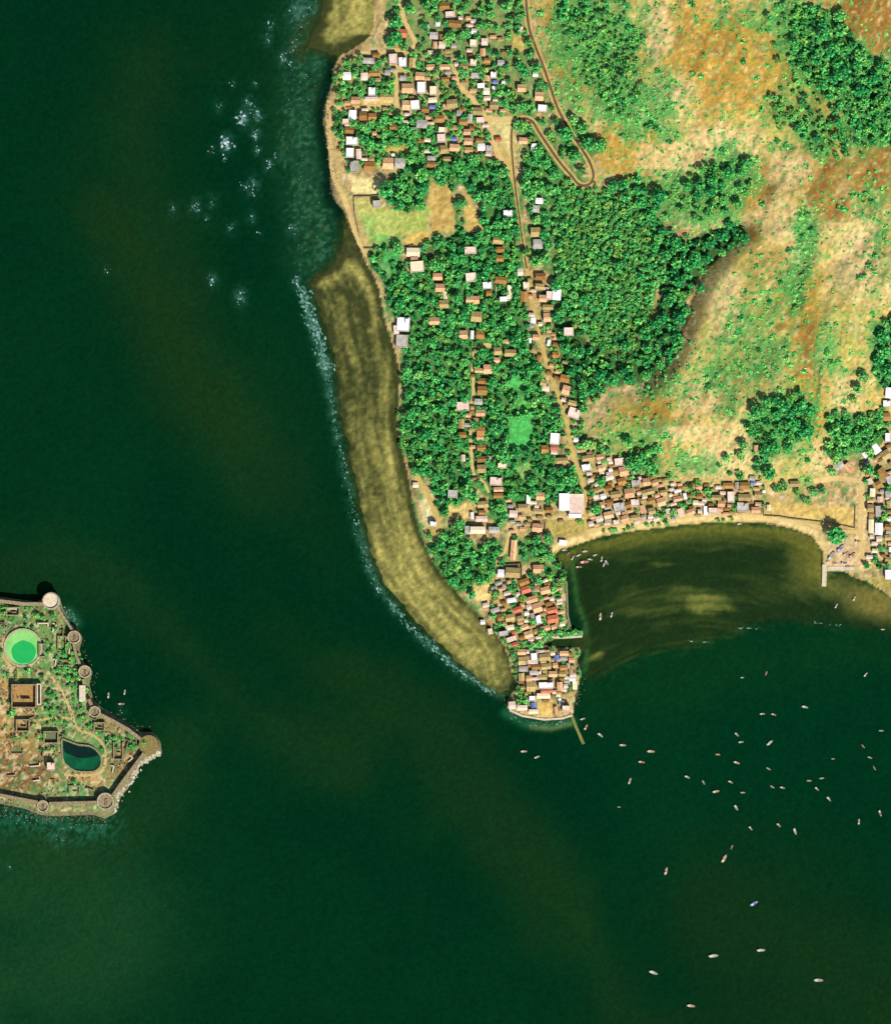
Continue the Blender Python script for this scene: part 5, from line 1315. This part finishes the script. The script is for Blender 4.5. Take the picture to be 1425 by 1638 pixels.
for (x, y, r_) in bushes[70:]:
    V_, Q_, c_ = BUSH[rs.randrange(5)]; R_ = r_ * S; a = rs.uniform(0, 6.28); ca, sa = math.cos(a), math.sin(a)
    P = np.stack([(V_[:, 0] * ca - V_[:, 1] * sa) * R_ + wx(x), (V_[:, 0] * sa + V_[:, 1] * ca) * R_ + wy(y), (V_[:, 2] * .8 + .12) * R_ + hz(x, y)], -1)
    vv.append(P); qq.append(Q_ + off); off += len(P); cc.append(c_ * rs.uniform(.85, 1.3))
link('scrub', mesh_np('scrub', np.concatenate(vv), np.concatenate(qq), LEAF, np.concatenate(cc), attr='tone'), kind='stuff', label='low green scrub dotted over the dry hillside')

# ---------------------------------------------------------------- boats
HULLS = {'w': noise_mat('white_hull_paint', (176, 172, 160), (210, 206, 194), .8, .5, .2), 't': noise_mat('tan_wood_hull', (176, 140, 104), (208, 172, 132), .8, .6, .2), 'b': noise_mat('brown_wood_hull', (122, 80, 60), (156, 108, 84), .8, .6, .2),
         'l': noise_mat('blue_hull_paint', (54, 80, 170), (84, 112, 204), .8, .5, .3), 'g': noise_mat('grey_hull_paint', (136, 136, 130), (172, 170, 164), .8, .5, .3), 'r': noise_mat('red_hull_paint', (168, 74, 58), (196, 104, 84), .8, .5, .3)}
DECK = noise_mat('bleached_deck', (160, 144, 116), (192, 176, 148), 1.0, .8, .1, .1)
CAB = noise_mat('white_cabin_paint', (188, 182, 170), (220, 214, 204), 1.0, .6, .2, .06)
BN = {'w': 'white', 't': 'tan wooden', 'b': 'brown wooden', 'l': 'blue', 'g': 'grey', 'r': 'red'}
_boatmesh = {}


def boat_parts(L, c):
    key = (round(L, 1), c)
    if key in _boatmesh: return _boatmesh[key]
    Bm = L * .15; n = 9
    st_ = [(-.5, .62), (-.38, .86), (-.2, 1), (0, 1), (.2, .92), (.34, .68), (.44, .36), (.5, .04)]
    hb = MB(); vs = []; fs = []
    for (u, wd) in st_:
        x = u * L; sh = .55 + .35 * max(0, u) * 2; y = Bm * wd
        vs += [(x, -y, sh), (x * .97, -y * .7, -.25), (x * .97, y * .7, -.25), (x, y, sh), (x, y * .84, sh), (x, y * .75, .28), (x, -y * .75, .28), (x, -y * .84, sh)]
    for i in range(len(st_) - 1):
        a = 8 * i; b_ = a + 8
        for k in range(8):
            fs.append((a + k, a + (k + 1) % 8, b_ + (k + 1) % 8, b_ + k))
    fs += [tuple(range(7, -1, -1)), tuple(range(8 * len(st_) - 8, 8 * len(st_)))]
    hb.add(vs, fs)
    db = MB()
    db.add([(L * .44, 0, .8), (L * .2, -Bm * .8, .62), (L * .2, Bm * .8, .62)], [(0, 2, 1)])
    tb = MB(); tb.box(-.14, .14, -Bm * .8, Bm * .8, .42, .5)
    cb = MB(); cb.box(-L * .36, -L * .18, -Bm * .62, Bm * .62, .3, 1.7); cb.box(-L * .39, -L * .15, -Bm * .75, Bm * .75, 1.703, 1.8)
    mb = MB(); mb.disc(L * .14, 0, .07, .3, 3.2, 6)
    r = (hb.mesh('hull', HULLS[c]), db.mesh('deck', DECK), cb.mesh('cabin', CAB), mb.mesh('mast', DARK), tb.mesh('thwart', DECK))
    _boatmesh[key] = r
    return r


BOATS = """838 1202 11 0 t|859 1211 10 20 g|932 1150 9 15 g|937 1163 11 60 r|960 1176 11 -40 w|996 1192 11 -5 t|1041 1202 13 -5 t|1026 1219 11 -10 r|1007 1249 11 70 t|1099 1243 10 -25 g|1125 1252 8 -60 g|1145 1266 12 10 t|1148 1207 8 0 t|1178 1175 9 -45 g|1185 1187 9 5 g|1178 1220 11 -20 t
1168 1251 9 -30 t|1188 1268 8 0 t|1177 1292 11 -60 w|1200 1325 9 -50 g|1170 1355 8 70 b|1158 1373 15 60 t|1065 1393 13 75 t|1206 1445 15 30 l|1219 1142 9 0 t|1237 1143 9 -20 r|1287 1131 11 -15 w|1231 1188 12 40 w|1229 1230 8 -30 t|1235 1259 8 -30 g|1251 1260 9 -15 t|1271 1330 12 -70 w|1245 1320 9 -45 t
1294 1249 8 0 t|1314 1245 8 10 g|1306 1262 9 -45 g|1325 1278 10 -50 w|1332 1214 6 0 t|1373 1314 10 85 t|1407 1301 12 -70 b|1398 1229 8 -60 b|1391 1212 8 -20 g|1380 1194 8 -50 b|1409 1169 8 0 g|1384 1079 9 50 g|1225 1077 8 70 b|1187 1084 6 0 w|1217 1520 14 2 w|1141 1529 16 5 w|1045 1556 15 -22 w|1309 1568 16 -3 g|1105 1609 14 -8 t|990 1291 6 0 g
960 986 13 85 t|978 983 10 75 g|1337 969 9 60 g|1366 957 10 60 t|1412 1007 7 0 w|174 1112 10 85 t|200 1107 9 80 g|195 1126 11 0 b"""
ASHORE = """936 882 10 5 w|926 888 9 25 w|916 892 9 60 g|935 899 15 4 r|944 895 9 -10 w|962 894 10 80 g|970 900 10 -55 g|926 907 11 0 b|952 888 8 20 w|966 903 8 70 w|908 886 8 40 b|903 880 9 0 w|1343 877 16 50 l|1329 889 18 55 g|1349 901 10 0 l|1323 898 6 40 w|1352 886 11 30 t|1362 888 13 40 b|1371 866 9 0 b|1183 838 9 10 w|1232 839 8 0 b|1334 901 8 0 t|1355 906 8 0 r"""
for src, afloat in ((BOATS, True), (ASHORE, False)):
    for row in src.replace('\n', '|').split('|'):
        a = row.split(); x, y, L, ang, c = float(a[0]), float(a[1]), float(a[2]) * S * 1.0, float(a[3]), a[4]
        hm, dm, cm, mm, tm = boat_parts(L, c)
        z = .02 if afloat else max(hz(x, y), 0) + .22
        t_ = thing('boat', (wx(x), wy(y), z), math.radians(ang))
        link('hull', hm, t_); link('deck', dm, t_)
        for u in (-.12, .08): link('thwart', tm, t_).location = (u * L, 0, 0)
        if L > 4.4: link('cabin', cm, t_)
        if L > 5.4: link('mast', mm, t_)
        size = 'large ' if L > 6.4 else 'small ' if L < 4.6 else ''
        hd = 'bow to the east' if abs(ang) < 12 else 'bow to the north-east' if 12 <= ang < 60 else 'bow to the south-east' if -60 < ang <= -12 else 'bow to the north' if ang > 0 else 'bow to the south'
        PENDING.append((t_, x, y, f'{size}{BN[c]} boat ' + (hd if afloat else 'pulled up')))
        t_['category'] = 'boat'; t_['group'] = 'boats at anchor' if afloat else 'boats pulled up on the shore'
label_all()

# ---------------------------------------------------------------- surf foam
fr = random.Random(31)


def foam_build(name, thin, thick, **props):
    me = b_.mesh(name, M_FOAM)
    ca = me.color_attributes.new('cover', 'FLOAT_COLOR', 'POINT')
    t = np.array(FC)[:, None]; c4 = np.ones((len(FC), 4), np.float32)
    c4[:, :3] = base(thin * (1 - t) + thick * t); ca.data.foreach_set('color', c4.ravel())
    return link(name, me, None, **props)


M_FOAM = attr_mat('sea_foam', 'cover', 1.2, .2, .8, .1)


FC = []


def foam(b_, pts, n, half, smin, smax, elong=1.0, ang=None):
    P = resample(pts, 2)
    for _ in range(n):
        i = fr.randrange(len(P)); x, y = P[i]
        x += fr.gauss(0, half); y += fr.gauss(0, half)
        if hz(x, y) > -.05: continue
        j = min(len(P) - 1, i + 1); i0 = max(0, i - 1)
        a0 = math.atan2(-(P[j][1] - P[i0][1]), P[j][0] - P[i0][0]) if ang is None else ang
        k = fr.randint(6, 9); s_ = fr.uniform(smin, smax) * S
        ca, sa = math.cos(a0), math.sin(a0); poly = []
        for q in range(k):
            t = 6.283 * q / k; r_ = s_ * fr.uniform(.55, 1.15)
            u, v = r_ * math.cos(t) * elong, r_ * math.sin(t)
            poly.append((wx(x) + u * ca - v * sa, wy(y) + u * sa + v * ca))
        z = fr.uniform(.03, .09)
        b_.prism(poly, -.02, z)
        FC.extend([fr.random() ** 1.5] * (2 * k))


b_ = MB()
SURF = [(483, 463), (490, 485), (500, 515), (512, 550), (522, 590), (530, 630), (536, 670), (546, 715), (556, 765), (568, 822), (584, 885)]
foam(b_, SURF[:5], 420, 5.0, .6, 2.0, 1.6); foam(b_, SURF[3:], 120, 3.4, .5, 1.3, 1.8)
foam(b_, [(580, 885), (594, 915), (606, 940), (630, 972)], 45, 2.4, .5, 1.3, 1.8)
foam(b_, [(628, 968), (650, 996), (690, 1034), (740, 1076), (790, 1108)], 230, 3.0, .6, 1.7, 1.9)
foam(b_, [(1140, 1028), (1100, 1026)], 10, 1.4, .5, 1.0, 2.5, 0); foam(b_, [(1180, 1005), (1215, 1006)], 12, 1.2, .5, 1.0, 2.5, 0)
foam(b_, [(1298, 996), (1345, 1000)], 14, 1.2, .5, 1.0, 2.5, 0)
foam(b_, [(-10, 1300), (40, 1310), (100, 1318), (170, 1318)], 120, 7, .5, 1.2)
foam(b_, [(105, 978), (118, 992)], 30, 4, .6, 1.4); foam(b_, [(820, 1150), (860, 1160), (910, 1156)], 40, 2.2, .5, 1.2, 2.2)
foam(b_, [(490, 20), (475, 60), (480, 110), (478, 200), (490, 300), (495, 390)], 150, 14, .4, 1.1)
foam_build('surf_foam', C(36, 84, 66), C(140, 178, 166), kind='stuff', label='grey-green surf foam along the shores')
b_ = MB(); FC.clear()
for (x, y, n, hf, sz) in SPLASH:
    foam(b_, [(x - 1, y - hf), (x + 1, y + hf)], n, hf * .8, .35 * sz, sz, 1.3, math.pi / 2)
foam_build('breaking_surf', C(40, 92, 78), C(206, 214, 226), kind='stuff', label='white surf breaking over offshore shoals')

# ---------------------------------------------------------------- light, sky, camera
world = bpy.data.worlds.new('World'); scene.world = world; world.use_nodes = True
nt = world.node_tree; bg = nt.nodes['Background']
sky = nt.nodes.new('ShaderNodeTexSky'); sky.sky_type = 'NISHITA'; sky.sun_disc = False
sky.sun_elevation = math.radians(SUN_EL); sky.sun_rotation = math.radians(SUN_AZ)
nt.links.new(sky.outputs['Color'], bg.inputs['Color']); bg.inputs['Strength'].default_value = .08

sd_ = bpy.data.lights.new('sun', 'SUN'); sd_.energy = 4.0; sd_.angle = math.radians(.5); sd_.color = (1, .95, .86)
so = bpy.data.objects.new('sun', sd_); col.objects.link(so)
so.rotation_euler = (math.radians(90 - SUN_EL), 0, math.radians(180 - SUN_AZ))
so.location = (0, 0, 500)

cam = bpy.data.cameras.new('camera'); co = bpy.data.objects.new('camera', cam); col.objects.link(co)
CAM_H = 6000.0
co.location = (0, 0, CAM_H); co.rotation_euler = (0, 0, 0)
cam.sensor_width = 36; cam.lens = 36 * CAM_H / (1638 * S)
cam.clip_start = 10; cam.clip_end = 30000
scene.camera = co

scene.view_settings.view_transform = 'Standard'; scene.view_settings.look = 'None'
scene.view_settings.exposure = 1.4; scene.view_settings.gamma = 1.0
scene.cycles.max_bounces = 4; scene.cycles.use_denoising = False
